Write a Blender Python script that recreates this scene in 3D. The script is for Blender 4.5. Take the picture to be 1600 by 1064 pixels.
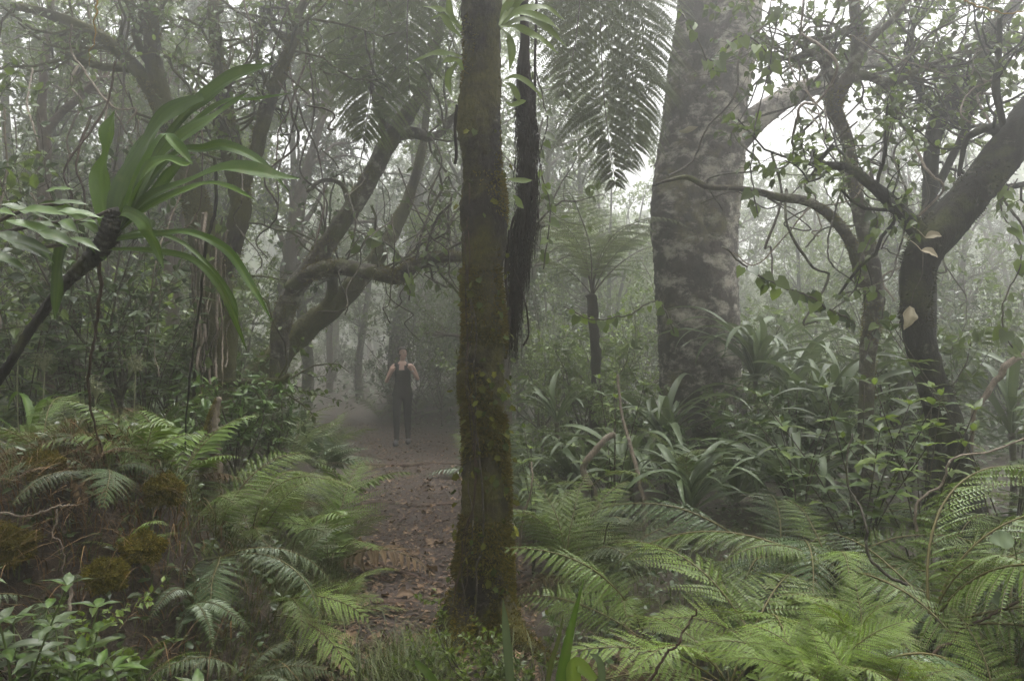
import bpy, math
import numpy as np
from mathutils import Vector, Matrix, Euler

S = bpy.context.scene
COL = S.collection
for _o in list(bpy.data.objects):
    bpy.data.objects.remove(_o)
R_ = math.radians

# ------------------------------------------------------------------ camera, sky, sun, exposure
FPX, CX, CY, CAMZ = 1244.0, 800.0, 532.0, 1.6          # photo is 1600 px wide, 28 mm lens, eye height
cam = bpy.data.cameras.new('camera')
cam.lens = 28.0
cam.sensor_width = 36.0
cam.clip_start = 0.05
cam.clip_end = 500
cam_o = bpy.data.objects.new('camera', cam)
cam_o.location = (0, 0, CAMZ)
cam_o.rotation_euler = (R_(90), 0, 0)
COL.objects.link(cam_o)
S.camera = cam_o

SUN_EL, SUN_AZ = 74.0, 40.0                            # high, a little beyond the trees to the right, veiled by cloud
world = bpy.data.worlds.new('World')
S.world = world
world.use_nodes = True
wn = world.node_tree
wn.nodes.clear()
sky = wn.nodes.new('ShaderNodeTexSky')
sky.sky_type = 'NISHITA'
sky.sun_disc = False
sky.sun_elevation = R_(SUN_EL)
sky.sun_rotation = R_(SUN_AZ)
sky.air_density = 1.0
sky.dust_density = 6.0
hs = wn.nodes.new('ShaderNodeHueSaturation')           # an overcast sky: nearly colourless
hs.inputs['Saturation'].default_value = 0.04
bg = wn.nodes.new('ShaderNodeBackground')
bg.inputs['Strength'].default_value = 0.15
wo = wn.nodes.new('ShaderNodeOutputWorld')
wn.links.new(sky.outputs[0], hs.inputs['Color'])
wn.links.new(hs.outputs[0], bg.inputs['Color'])
wn.links.new(bg.outputs[0], wo.inputs['Surface'])

sun = bpy.data.lights.new('sun', 'SUN')
sun.energy = 1.1
sun.angle = R_(40)
sun.color = (1.0, 0.98, 0.94)
sun_o = bpy.data.objects.new('sun', sun)
_sd = Vector((math.sin(R_(SUN_AZ)) * math.cos(R_(SUN_EL)), math.cos(R_(SUN_AZ)) * math.cos(R_(SUN_EL)), math.sin(R_(SUN_EL))))
sun_o.rotation_euler = _sd.to_track_quat('Z', 'Y').to_euler()
sun_o.location = (10, 12, 30)
COL.objects.link(sun_o)

S.view_settings.view_transform = 'Standard'
S.view_settings.look = 'None'
S.view_settings.exposure = 1.7
S.view_settings.gamma = 1.0
S.view_settings.use_curve_mapping = False
S.render.engine = 'CYCLES'
cy = S.cycles
cy.max_bounces = 5
cy.diffuse_bounces = 3
cy.glossy_bounces = 2
cy.transmission_bounces = 2
cy.volume_bounces = 2
cy.transparent_max_bounces = 4
cy.sample_clamp_indirect = 6
cy.use_denoising = True
HAZE = 0.0235

# ------------------------------------------------------------------ helpers
def rng_(seed):
    return np.random.default_rng(seed)

def nrm(a):
    a = np.asarray(a, float)
    return a / np.maximum(np.linalg.norm(a, axis=-1, keepdims=True), 1e-9)

def at(px, py, Y):
    return np.array([(px - CX) / FPX * Y, Y, CAMZ - (py - CY) / FPX * Y])

def sstep(a, b, x):
    t = np.clip((x - a) / (b - a), 0, 1)
    return t * t * (3 - 2 * t)

def spl(pts, n):
    P = np.asarray(pts, float)
    if P.ndim == 1:
        P = P[:, None]
    if len(P) == 2:
        t = np.linspace(0, 1, n)[:, None]
        return P[0] * (1 - t) + P[1] * t
    Q = np.vstack([2 * P[0] - P[1], P, 2 * P[-1] - P[-2]])
    u = np.linspace(0, len(P) - 1 - 1e-6, n)
    i = u.astype(int)
    f = (u - i)[:, None]
    a, b, c, d = Q[i], Q[i + 1], Q[i + 2], Q[i + 3]
    return .5 * (2 * b + (-a + c) * f + (2 * a - 5 * b + 4 * c - d) * f * f + (-a + 3 * b - 3 * c + d) * f ** 3)

class MB:
    """collects shapes; becomes ONE mesh"""
    def __init__(s):
        s.v, s.f, s.c, s.m, s.n = [], [], [], [], 0
    def add(s, v, f, c=0.5, mi=0):
        v = np.asarray(v, float).reshape(-1, 3)
        f = np.asarray(f, int)
        s.v.append(v)
        s.f.append(f + s.n)
        s.c.append(np.broadcast_to(np.asarray(c, float), (len(v),)).copy())
        s.m.append(np.full(len(f), mi, int))
        s.n += len(v)
        return s
    def mesh(s, name, mats, base=(0, 0, 0), smooth=True):
        me = bpy.data.meshes.new(name)
        if not isinstance(mats, (list, tuple)):
            mats = [mats]
        for m in mats:
            me.materials.append(m)
        if not s.v:
            return me
        V = (np.vstack(s.v) - np.asarray(base, float)).astype(np.float32)
        tot = np.concatenate([np.full(len(f), f.shape[1], int) for f in s.f])
        loops = np.concatenate([f.ravel() for f in s.f])
        start = np.concatenate([[0], np.cumsum(tot)[:-1]])
        me.vertices.add(len(V))
        me.vertices.foreach_set('co', V.ravel())
        me.loops.add(len(loops))
        me.loops.foreach_set('vertex_index', loops.astype(np.int32))
        me.polygons.add(len(tot))
        me.polygons.foreach_set('loop_start', start.astype(np.int32))
        me.polygons.foreach_set('loop_total', tot.astype(np.int32))
        me.polygons.foreach_set('material_index', np.concatenate(s.m).astype(np.int32))
        me.polygons.foreach_set('use_smooth', np.full(len(tot), smooth))
        at_ = me.attributes.new('var', 'FLOAT', 'POINT')
        at_.data.foreach_set('value', np.concatenate(s.c).astype(np.float32))
        me.update(calc_edges=True)
        return me

def link(name, data, parent=None, loc=(0, 0, 0), rot=(0, 0, 0), sc=1.0):
    o = bpy.data.objects.new(name, data)
    COL.objects.link(o)
    o.location = tuple(float(q) for q in loc)
    o.rotation_euler = rot
    o.scale = (sc, sc, sc) if np.isscalar(sc) else sc
    if parent is not None:
        o.parent = parent
    return o

def tag(o, label, cat, group=None):
    o['label'] = label
    o['category'] = cat
    if group:
        o['group'] = group
    return o

def thing(name, label, cat, loc, group=None, rot=(0, 0, 0), sc=1.0):
    return tag(link(name, None, None, loc, rot, sc), label, cat, group)

def setmat(o, m):
    o.material_slots[0].link = 'OBJECT'
    o.material_slots[0].material = m

def copy_tree(root, loc, rotz, sc, label=None, group=None):
    r = root.copy()
    COL.objects.link(r)
    r.location = tuple(float(q) for q in loc)
    r.rotation_euler = (0, 0, rotz)
    r.scale = (sc, sc, sc)
    if label:
        r['label'] = label
    if group:
        r['group'] = group
    for ch in list(root.children):
        c = ch.copy()
        COL.objects.link(c)
        c.parent = r
        for g in list(ch.children):
            d = g.copy()
            COL.objects.link(d)
            d.parent = c
    return r

def tube(mb, pts, rad, sides=8, rng=None, rough=0.0, freq=1.0, n=None, c=0.5, fine=0.0, mi=0):
    """one round, uneven limb along pts"""
    P = np.asarray(pts, float)
    r = np.asarray(rad, float)
    if n is None:
        n = max(4, len(P))
    P2 = spl(P, n)
    r2 = np.maximum(spl(r, n)[:, 0], 1e-4) if len(r) > 1 else np.full(n, r[0])
    T = nrm(np.gradient(P2, axis=0))
    u = np.cross(T[0], [0.31, 0.9, 0.2])
    U = np.zeros_like(P2)
    for i in range(n):
        u = u - T[i] * np.dot(u, T[i])
        u = u / max(np.linalg.norm(u), 1e-9)
        U[i] = u
    W = np.cross(T, U)
    a = np.linspace(0, 2 * np.pi, sides, endpoint=False)
    RR = np.repeat(r2[:, None], sides, 1)
    if rough and rng is not None:
        s_ = np.concatenate([[0], np.cumsum(np.linalg.norm(np.diff(P2, axis=0), axis=1))])[:, None]
        mod = np.zeros_like(RR)
        for _ in range(9):
            k = rng.integers(1, 6)
            mod += np.sin(k * a[None] + s_ * rng.normal(0, 9 * freq) + rng.uniform(0, 6.3)) * rng.uniform(.4, 1) / (1 + .25 * k)
        RR = RR * (1 + rough * .45 * mod)
        if fine:
            RR = RR * (1 + rng.normal(0, fine, RR.shape))
    V = P2[:, None] + RR[..., None] * (np.cos(a)[None, :, None] * U[:, None] + np.sin(a)[None, :, None] * W[:, None])
    i = np.arange(n - 1)[:, None] * sides
    j = np.arange(sides)[None]
    j2 = (j + 1) % sides
    q = np.stack([i + j, i + j2, i + sides + j2, i + sides + j], -1).reshape(-1, 4)
    mb.add(V, q, c, mi)
    for e, pt in ((0, P2[0] - T[0] * r2[0] * .3), (n - 1, P2[-1] + T[-1] * r2[-1] * .6)):
        ring = V[e]
        k = np.arange(sides)
        tri = np.stack([k, (k + 1) % sides, np.full(sides, sides)], -1)
        mb.add(np.vstack([ring, pt]), tri if e else tri[:, ::-1], c, mi)
    return P2, r2

def tubes(mb, P, Rr, sides=4, c=None, rng=None):
    """many thin limbs at once: P (n,k,3), Rr (n,k)"""
    n, k, _ = P.shape
    if n == 0:
        return
    T = nrm(np.gradient(P, axis=1))
    ref = np.where(np.abs(T[:, :1, 2:3]) > .8, np.array([1., 0.13, 0]), np.array([.1, .07, 1.]))
    U = nrm(np.cross(T, np.broadcast_to(ref, T.shape)))
    W = np.cross(T, U)
    a = np.linspace(0, 2 * np.pi, sides, endpoint=False)
    V = P[:, :, None] + Rr[:, :, None, None] * (np.cos(a)[:, None] * U[:, :, None] + np.sin(a)[:, None] * W[:, :, None])
    b = (np.arange(n) * k * sides)[:, None, None]
    i = (np.arange(k - 1) * sides)[None, :, None]
    j = np.arange(sides)[None, None]
    j2 = (j + 1) % sides
    q = np.stack([b + i + j, b + i + j2, b + i + sides + j2, b + i + sides + j], -1).reshape(-1, 4)
    cc = .5 if c is None else np.repeat(c, k * sides)
    mb.add(V, q, cc)

def spawn(rng, P, Rr, cnt, tmin, L, ang, curl, grav, rr, k=7, tmax=1.0):
    """children of limbs P: returns (cnt,k,3),(cnt,k)"""
    n, k0, _ = P.shape
    ln = np.linalg.norm(np.diff(P, axis=1), axis=2).sum(1)
    i = rng.choice(n, cnt, p=ln / ln.sum())
    t = rng.uniform(tmin, tmax, cnt) * (k0 - 1.001)
    j = t.astype(int)
    f = (t - j)[:, None]
    p = P[i, j] * (1 - f) + P[i, j + 1] * f
    r0 = Rr[i, j] * (1 - f[:, 0]) + Rr[i, j + 1] * f[:, 0]
    d0 = nrm(P[i, j + 1] - P[i, j])
    q = nrm(np.cross(d0, rng.normal(size=(cnt, 3))))
    A = np.radians(rng.normal(ang, 14, cnt))[:, None]
    d = nrm(d0 * np.cos(A) + q * np.sin(A))
    ls = rng.uniform(L[0], L[1], cnt)
    out = np.zeros((cnt, k, 3))
    out[:, 0] = p
    st = (ls / (k - 1))[:, None]
    for s in range(1, k):
        d = nrm(d + rng.normal(0, curl, (cnt, 3)) + np.array([0, 0, grav]))
        out[:, s] = out[:, s - 1] + d * st
    tp = np.linspace(1, .35, k)[None]
    return out, np.minimum(r0 * .75, r0 * rr)[:, None] * tp

# leaf shapes: (along, side, up)
T_DIA = (np.array([[0, 0, 0], [.45, .5, .07], [1, 0, -.05], [.45, -.5, .07]]), np.array([[0, 2, 1], [0, 3, 2]]))
T_OVA = (np.array([[0, 0, 0], [.28, .45, .07], [.28, 0, 0], [.28, -.45, .07], [.65, .4, .03], [.65, 0, -.04], [.65, -.4, .03], [1, 0, -.16]]),
         [np.array([[0, 2, 1], [0, 3, 2], [4, 5, 7], [5, 6, 7]]), np.array([[1, 2, 5, 4], [2, 3, 6, 5]])])
T_HEART = (np.array([[0, 0, 0], [-.12, .3, .05], [.2, .5, .07], [.6, .33, .02], [1, 0, -.15], [.6, -.33, .02], [.2, -.5, .07], [-.12, -.3, .05], [.3, 0, -.02]]),
           np.array([[0, 8, 1], [1, 8, 2], [2, 8, 3], [3, 8, 4], [4, 8, 5], [5, 8, 6], [6, 8, 7], [7, 8, 0]])[:, ::-1])
T_LANCE = (np.array([[0, 0, 0], [.3, .5, .05], [.3, 0, 0], [.3, -.5, .05], [.7, .36, -.02], [.7, 0, -.07], [.7, -.36, -.02], [1, 0, -.22]]), T_OVA[1])
T_IVY = (np.array([[0, 0, 0], [.02, .42, .05], [.42, .34, .02], [.5, .52, .04], [1, 0, -.12], [.5, -.52, .04], [.42, -.34, .02], [.02, -.42, .05], [.35, 0, -.02]]), T_HEART[1])
T_BLADE = (np.array([[0, -.5, 0], [0, .5, 0], [.5, -.45, 0], [.5, .45, 0], [1, 0, 0]]), [np.array([[0, 2, 3, 1]]), np.array([[2, 4, 3]])])

def scatter(mb, T, P, D, N, L, W, c=.5):
    tv, tf = T
    n = len(P)
    D = nrm(D)
    N = N - D * (N * D).sum(1, keepdims=True)
    N = nrm(N)
    B = np.cross(N, D)
    L = np.broadcast_to(np.asarray(L, float), (n,))[:, None, None]
    W = np.broadcast_to(np.asarray(W, float), (n,))[:, None, None]
    V = P[:, None] + L * tv[None, :, 0:1] * D[:, None] + W * tv[None, :, 1:2] * B[:, None] + L * tv[None, :, 2:3] * N[:, None]
    k = len(tv)
    cc = np.repeat(np.broadcast_to(np.asarray(c, float), (n,)), k)
    base = np.arange(n)[:, None, None] * k
    fs = tf if isinstance(tf, list) else [tf]
    nv = mb.n
    for q, f in enumerate(fs):
        F_ = (base + f[None]).reshape(-1, f.shape[1])
        if q == 0:
            mb.add(V, F_, cc)
        else:
            mb.f.append(F_ + nv)
            mb.m.append(np.zeros(len(F_), int))

def leafing(rng, mb, P, per, L, W, T=T_DIA, droop=.3, tmin=.15, spread=1.0, upn=1.0):
    """leaves along limbs P (n,k,3)"""
    n, k, _ = P.shape
    cnt = int(n * per)
    i = rng.integers(0, n, cnt)
    t = rng.uniform(tmin, 1, cnt) * (k - 1.001)
    j = t.astype(int)
    f = (t - j)[:, None]
    p = P[i, j] * (1 - f) + P[i, j + 1] * f
    d0 = nrm(P[i, j + 1] - P[i, j])
    q = nrm(np.cross(d0, rng.normal(size=(cnt, 3))))
    D = nrm(d0 * .6 + q * spread + np.array([0, 0, -droop]))
    N = np.array([0, 0, upn]) + rng.normal(0, .55, (cnt, 3))
    s = rng.uniform(.6, 1.15, cnt)
    scatter(mb, T, p, D, N, L * s, W * s * rng.uniform(.85, 1.15, cnt), rng.uniform(0, 1, cnt))

# ------------------------------------------------------------------ materials
def nodes(name):
    m = bpy.data.materials.new(name)
    m.use_nodes = True
    t = m.node_tree
    t.nodes.clear()
    o = t.nodes.new('ShaderNodeOutputMaterial')
    return m, t, o

def N(t, kind, **kw):
    n = t.nodes.new('ShaderNode' + kind)
    for k, v in kw.items():
        if hasattr(n, k):
            setattr(n, k, v)
        else:
            n.inputs[k].default_value = v
    return n

def rgba(c):
    return (c[0], c[1], c[2], 1)

def mixc(t, fac, a, b, mode='MIX'):
    n = t.nodes.new('ShaderNodeMix')
    n.data_type = 'RGBA'
    n.blend_type = mode
    for inp, v in ((n.inputs[0], fac), (n.inputs[6], a), (n.inputs[7], b)):
        if isinstance(v, bpy.types.NodeSocket):
            t.links.new(v, inp)
        elif isinstance(v, (int, float)):
            inp.default_value = v
        else:
            inp.default_value = rgba(v)
    return n.outputs[2]

def ramp(t, fac, stops):
    n = t.nodes.new('ShaderNodeValToRGB')
    while len(n.color_ramp.elements) < len(stops):
        n.color_ramp.elements.new(.5)
    for e, (p, c) in zip(n.color_ramp.elements, stops):
        e.position = p
        e.color = rgba(c) if not np.isscalar(c) else (c, c, c, 1)
    t.links.new(fac, n.inputs[0])
    return n.outputs[0]

def leaf_mat(name, dark, light, trans=.25, rough=.42, spots=(.10, .075, .02), spot=.12, spec=.5):
    dark = (dark[0] * 1.12, dark[1] * 1.0, dark[2] * .75)
    light = (light[0] * 1.15, light[1] * 1.03, light[2] * .75)
    m, t, o = nodes(name)
    a = N(t, 'Attribute', attribute_name='var')
    col = mixc(t, a.outputs['Fac'], dark, light)
    inf = N(t, 'ObjectInfo')
    hsv = N(t, 'HueSaturation')
    mr = N(t, 'MapRange')
    mr.inputs[3].default_value = .72
    mr.inputs[4].default_value = 1.28
    t.links.new(inf.outputs['Random'], mr.inputs[0])
    t.links.new(mr.outputs[0], hsv.inputs['Value'])
    t.links.new(col, hsv.inputs['Color'])
    tc = N(t, 'TexCoord')
    nz = N(t, 'TexNoise', Scale=14.0, Detail=4.0)
    t.links.new(tc.outputs['Object'], nz.inputs['Vector'])
    k = ramp(t, nz.outputs['Fac'], [(.60, 0.0), (.72, spot * 4 if spot < .25 else 1.0)])
    col2 = mixc(t, k, hsv.outputs[0], spots)
    p = N(t, 'BsdfPrincipled', Roughness=rough)
    p.inputs['Specular IOR Level'].default_value = spec
    t.links.new(col2, p.inputs['Base Color'])
    tr = N(t, 'BsdfTranslucent')
    ltc = mixc(t, .35, col2, (light[0] * 1.4, light[1] * 1.4, light[2] * .8))
    t.links.new(ltc, tr.inputs['Color'])
    mx = N(t, 'MixShader')
    mx.inputs[0].default_value = trans
    t.links.new(p.outputs[0], mx.inputs[1])
    t.links.new(tr.outputs[0], mx.inputs[2])
    t.links.new(mx.outputs[0], o.inputs['Surface'])
    return m

def bark_mat(name, dark, mid, lichen=(.30, .30, .26), lamt=.0, moss=(.05, .055, .012), mamt=.0, scale=9., zs=.35, bump=.6, rough=.85):
    m, t, o = nodes(name)
    tc = N(t, 'TexCoord')
    mp = N(t, 'Mapping')
    mp.inputs['Scale'].default_value = (1, 1, zs)
    t.links.new(tc.outputs['Object'], mp.inputs['Vector'])
    n1 = N(t, 'TexNoise', Scale=scale, Detail=8.0, Roughness=.65)
    t.links.new(mp.outputs[0], n1.inputs['Vector'])
    n2 = N(t, 'TexNoise', Scale=scale * 5, Detail=5.0, Roughness=.7)
    t.links.new(mp.outputs[0], n2.inputs['Vector'])
    f1 = ramp(t, n1.outputs['Fac'], [(.32, 0.0), (.68, 1.0)])
    col = mixc(t, f1, dark, mid)
    f2 = ramp(t, n2.outputs['Fac'], [(.3, .55), (.7, 1.25)])
    col = mixc(t, 1.0, col, f2, 'MULTIPLY')
    if lamt > 0:
        mp2 = N(t, 'Mapping')
        mp2.inputs['Scale'].default_value = (1, 1, 1.5)
        t.links.new(tc.outputs['Object'], mp2.inputs['Vector'])
        n3 = N(t, 'TexNoise', Scale=scale * .7, Detail=10.0, Roughness=.74, Distortion=.25)
        t.links.new(mp2.outputs[0], n3.inputs['Vector'])
        f3 = ramp(t, n3.outputs['Fac'], [(.62 - .22 * lamt, 0.0), (.73 - .2 * lamt, 1.0)])
        n4 = N(t, 'TexNoise', Scale=scale * 2.5, Detail=6.0)
        t.links.new(tc.outputs['Object'], n4.inputs['Vector'])
        lc = mixc(t, n4.outputs['Fac'], (lichen[0] * .55, lichen[1] * .5, lichen[2] * .42), (lichen[0] * 1.25, lichen[1] * 1.25, lichen[2] * 1.2))
        col = mixc(t, f3, col, lc)
    if mamt > 0:
        n5 = N(t, 'TexNoise', Scale=scale * .35, Detail=6.0, Roughness=.6)
        t.links.new(tc.outputs['Object'], n5.inputs['Vector'])
        f5 = ramp(t, n5.outputs['Fac'], [(.62 - .3 * mamt, 0.0), (.72 - .25 * mamt, .9)])
        n6 = N(t, 'TexNoise', Scale=scale * 7, Detail=3.0)
        t.links.new(tc.outputs['Object'], n6.inputs['Vector'])
        mc = mixc(t, n6.outputs['Fac'], (moss[0] * .4, moss[1] * .4, moss[2] * .4), (moss[0] * 1.6, moss[1] * 1.6, moss[2] * 1.4))
        col = mixc(t, f5, col, mc)
    p = N(t, 'BsdfPrincipled', Roughness=rough)
    p.inputs['Specular IOR Level'].default_value = .3
    t.links.new(col, p.inputs['Base Color'])
    b = N(t, 'Bump', Strength=bump, Distance=.02)
    ad = N(t, 'Math', operation='ADD')
    t.links.new(n1.outputs['Fac'], ad.inputs[0])
    t.links.new(n2.outputs['Fac'], ad.inputs[1])
    t.links.new(ad.outputs[0], b.inputs['Height'])
    t.links.new(b.outputs[0], p.inputs['Normal'])
    t.links.new(p.outputs[0], o.inputs['Surface'])
    return m

def soil_mat(name, a, b, c, scale=5., rough=.8):
    m, t, o = nodes(name)
    tc = N(t, 'TexCoord')
    n1 = N(t, 'TexNoise', Scale=scale, Detail=9.0, Roughness=.65)
    n2 = N(t, 'TexNoise', Scale=scale * 9, Detail=6.0, Roughness=.7)
    vo = N(t, 'TexVoronoi', Scale=scale * 7)
    for q in (n1, n2, vo):
        t.links.new(tc.outputs['Object'], q.inputs['Vector'])
    col = mixc(t, ramp(t, n1.outputs['Fac'], [(.35, 0.0), (.65, 1.0)]), a, b)
    col = mixc(t, ramp(t, n2.outputs['Fac'], [(.5, 0.0), (.68, .8)]), col, c)
    col = mixc(t, ramp(t, vo.outputs['Distance'], [(.0, .5), (.6, .0)]), col, (a[0] * .5, a[1] * .5, a[2] * .5))
    p = N(t, 'BsdfPrincipled', Roughness=rough)
    p.inputs['Specular IOR Level'].default_value = .35
    t.links.new(col, p.inputs['Base Color'])
    bp = N(t, 'Bump', Strength=.7, Distance=.03)
    t.links.new(n2.outputs['Fac'], bp.inputs['Height'])
    t.links.new(bp.outputs[0], p.inputs['Normal'])
    t.links.new(p.outputs[0], o.inputs['Surface'])
    return m

def plain_mat(name, col, rough=.7, spec=.3, var=.25, scale=30.):
    m, t, o = nodes(name)
    tc = N(t, 'TexCoord')
    n1 = N(t, 'TexNoise', Scale=scale, Detail=4.0)
    t.links.new(tc.outputs['Object'], n1.inputs['Vector'])
    lo = tuple(q * (1 - var) for q in col)
    hi = tuple(min(1, q * (1 + var)) for q in col)
    c = mixc(t, n1.outputs['Fac'], lo, hi)
    p = N(t, 'BsdfPrincipled', Roughness=rough)
    p.inputs['Specular IOR Level'].default_value = spec
    t.links.new(c, p.inputs['Base Color'])
    t.links.new(p.outputs[0], o.inputs['Surface'])
    return m

M = {}
M['fern'] = leaf_mat('fern_green', (.05, .095, .018), (.10, .175, .03), .28, .45, (.11, .09, .03), .08)
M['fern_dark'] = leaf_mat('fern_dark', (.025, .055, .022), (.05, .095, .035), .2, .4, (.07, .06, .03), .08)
M['fern_pale'] = leaf_mat('fern_pale', (.068, .125, .024), (.125, .205, .038), .35, .45, (.14, .11, .03), .08)
M['fern_bright'] = leaf_mat('fern_bright', (.07, .14, .02), (.15, .25, .035), .4, .45, (.2, .2, .04), .06)
M['fern_grey'] = leaf_mat('fern_grey', (.05, .085, .05), (.085, .13, .075), .22, .38, (.07, .06, .03), .06)
M['fern_dead'] = leaf_mat('fern_dead', (.045, .033, .024), (.10, .075, .055), .15, .8, (.06, .04, .02), .1, .2)
M['treefern'] = leaf_mat('tree_fern_green', (.045, .075, .022), (.095, .14, .042), .42, .45, (.06, .05, .02), .08)
M['drac'] = leaf_mat('strap_leaf_green', (.025, .065, .009), (.07, .135, .018), .28, .55, (.10, .11, .03), .12, .35)
M['strap_grey'] = leaf_mat('strap_leaf_grey', (.05, .085, .05), (.09, .135, .08), .25, .45, (.1, .09, .05), .06, .4)
M['leaf'] = leaf_mat('leaf_mid', (.035, .065, .018), (.085, .14, .03), .42, .42)
M['leaf_dark'] = leaf_mat('leaf_dark', (.02, .042, .016), (.045, .08, .028), .22, .35)
M['leaf_light'] = leaf_mat('leaf_light', (.07, .13, .025), (.14, .22, .04), .4, .45)
M['leaf_glossy'] = leaf_mat('leaf_glossy', (.028, .062, .018), (.065, .125, .028), .22, .4, (.1, .09, .03), .1, .4)
M['leaf_bright'] = leaf_mat('leaf_bright', (.10, .19, .02), (.19, .29, .04), .4, .42)
M['leaf_yellow'] = leaf_mat('leaf_yellowgreen', (.05, .068, .012), (.125, .14, .022), .3, .75, spec=.12)
M['leaf_creeper'] = leaf_mat('leaf_creeper', (.025, .045, .012), (.055, .085, .018), .3, .7, spec=.15)
M['leaf_brown'] = leaf_mat('leaf_dead_brown', (.045, .030, .022), (.20, .145, .115), .08, .7, (.05, .03, .02), .2, .3)
M['leaf_pale_dead'] = leaf_mat('leaf_dead_pale', (.24, .235, .225), (.40, .39, .385), .15, .8, (.10, .085, .07), .24, .2)
M['grass'] = leaf_mat('grass_green', (.03, .055, .016), (.075, .10, .025), .3, .5)
M['grass_dead'] = leaf_mat('grass_dead', (.05, .034, .022), (.15, .10, .06), .15, .8, (.07, .05, .03), .1, .2)
M['moss'] = leaf_mat('moss', (.04, .042, .009), (.135, .12, .02), .15, .9, (.08, .05, .01), .2, .1)
M['bark_tuft'] = leaf_mat('bark_lichen_tuft', (.018, .018, .012), (.06, .06, .04), .1, .9, (.05, .04, .02), .2, .1)
M['moss_gold'] = leaf_mat('moss_gold', (.05, .052, .010), (.15, .135, .022), .15, .9, (.10, .06, .01), .2, .1)
M['bark_moss'] = bark_mat('bark_mossy', (.012, .010, .008), (.045, .036, .026), (.2, .2, .17), .18, (.055, .055, .01), .85, 7., .5, .9)
M['bark_trunk'] = bark_mat('bark_trunk', (.009, .007, .006), (.036, .028, .021), (.2, .2, .17), .12, (.075, .068, .014), .6, 8., .5, 1.)
M['bark_big'] = bark_mat('bark_lichened', (.022, .017, .015), (.07, .055, .048), (.40, .37, .34), .52, (.12, .11, .04), .2, 5., .6, .9)
M['bark_big_pale'] = bark_mat('bark_lichened_pale', (.035, .028, .024), (.11, .09, .08), (.48, .45, .41), .66, (.12, .11, .04), .15, 5., .6, 1.)
M['bark_dark'] = bark_mat('bark_dark', (.007, .006, .005), (.024, .020, .015), (.16, .16, .13), .14, (.05, .055, .015), .3, 10., .4, .8)
M['bark'] = bark_mat('bark_grey', (.03, .025, .02), (.09, .075, .06), (.25, .25, .21), .5, (.06, .065, .02), .45, 11., .4, .7)
M['bark_pale'] = bark_mat('bark_pale', (.11, .085, .065), (.26, .21, .16), (.4, .38, .34), .3, (.1, .1, .03), .0, 16., .3, .5)
M['bark_red'] = bark_mat('bark_brown', (.03, .018, .012), (.09, .055, .038), (.2, .18, .15), .2, (.06, .06, .02), .1, 12., .3, .7)
M['twig'] = bark_mat('twig', (.025, .02, .015), (.085, .068, .052), (.25, .25, .2), .3, (.07, .07, .02), .2, 22., .4, .3)
M['fibre'] = bark_mat('root_fibre', (.010, .006, .005), (.036, .022, .017), lamt=0, mamt=0, scale=20., zs=.15, bump=.6)
M['rachis'] = plain_mat('fern_stalk', (.10, .085, .03), .55)
M['rachis_dark'] = plain_mat('fern_stalk_dark', (.035, .022, .012), .55)
M['rachis_gold'] = plain_mat('fern_stalk_gold', (.22, .14, .035), .55)
M['stem_green'] = plain_mat('green_stem', (.07, .10, .025), .5)
M['soil'] = soil_mat('forest_soil', (.020, .014, .010), (.045, .032, .022), (.085, .058, .042), 3.)
M['path'] = soil_mat('path_soil', (.020, .0135, .011), (.042, .029, .0235), (.078, .055, .044), 4., .9)
M['earth'] = soil_mat('bank_earth', (.010, .007, .005), (.028, .020, .014), (.05, .035, .022), 4.)
M['flower'] = plain_mat('cream_flower', (.19, .20, .11), .8)

# ------------------------------------------------------------------ terrain
PCY = [-30, 0, 3.7, 6, 9, 13.5, 18, 26, 45, 110]
PCX = [-.3, -.3, -.45, -.58, -1.0, -1.8, -4.6, -9.5, -18, -40]
def pcen(y):
    return np.interp(y, PCY, PCX)
def phw(y):
    return np.interp(y, [0, 4, 6, 8, 14, 30], [.4, .46, .6, .74, .85, .9])
_w = rng_(5)
_wv = [(_w.normal(0, 1.3), _w.normal(0, 1.3), _w.uniform(0, 6.3), _w.uniform(.3, 1)) for _ in range(14)]
def gz(x, y):
    x = np.asarray(x, float)
    y = np.asarray(y, float)
    d = x - pcen(y)
    hw = phw(y)
    nz = sum(a * np.sin(u * x + v * y + p) for u, v, p, a in _wv) / 5.
    left = sstep(0, 1.25, -d - hw) * np.interp(y, [0, 2.2, 3.1, 3.6, 5, 7.5, 11, 20, 60], [.15, .2, .32, .8, .85, .75, .45, .35, .5])
    right = sstep(0, 1.8, d - hw - .35) * np.interp(y, [0, 3, 8, 14, 60], [.12, .2, .25, .2, .4])
    off = sstep(-.1, .8, np.abs(d) - hw)
    mound = .38 * np.exp(-(((x + 2.0) / .75) ** 2 + ((y - 4.05) / .5) ** 2))
    rise = .012 * np.maximum(y - 16, 0) - .0125 * np.clip(y - 3, 0, 11)
    return left + right + off * nz * .13 + mound + rise + .012 * nz

def ax(lo, hi, near_lo, near_hi, fine, coarse):
    return np.unique(np.concatenate([np.arange(lo, near_lo, coarse), np.arange(near_lo, near_hi, fine), np.arange(near_hi, hi + .01, coarse)]))
gx = ax(-72, 72, -8, 8, .12, 2.)
gy = ax(-28, 108, .5, 14, .12, 2.)
GX, GY = np.meshgrid(gx, gy)
GZ = gz(GX, GY)
GZ = GZ + rng_(3).normal(0, .008, GZ.shape)
# the trodden path is laid over the ground: sink the soil under it
GZ = GZ - .03 * (1 - sstep(-.15, .0, np.abs(GX - pcen(GY)) - phw(GY)))
nx = len(gx)
ii = np.arange(len(gy) - 1)[:, None] * nx + np.arange(nx - 1)[None]
quad = np.stack([ii, ii + 1, ii + nx + 1, ii + nx], -1).reshape(-1, 4)
g = link('ground', MB().add(np.stack([GX, GY, GZ], -1), quad).mesh('ground', M['soil']))
g['kind'] = 'structure'

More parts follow.
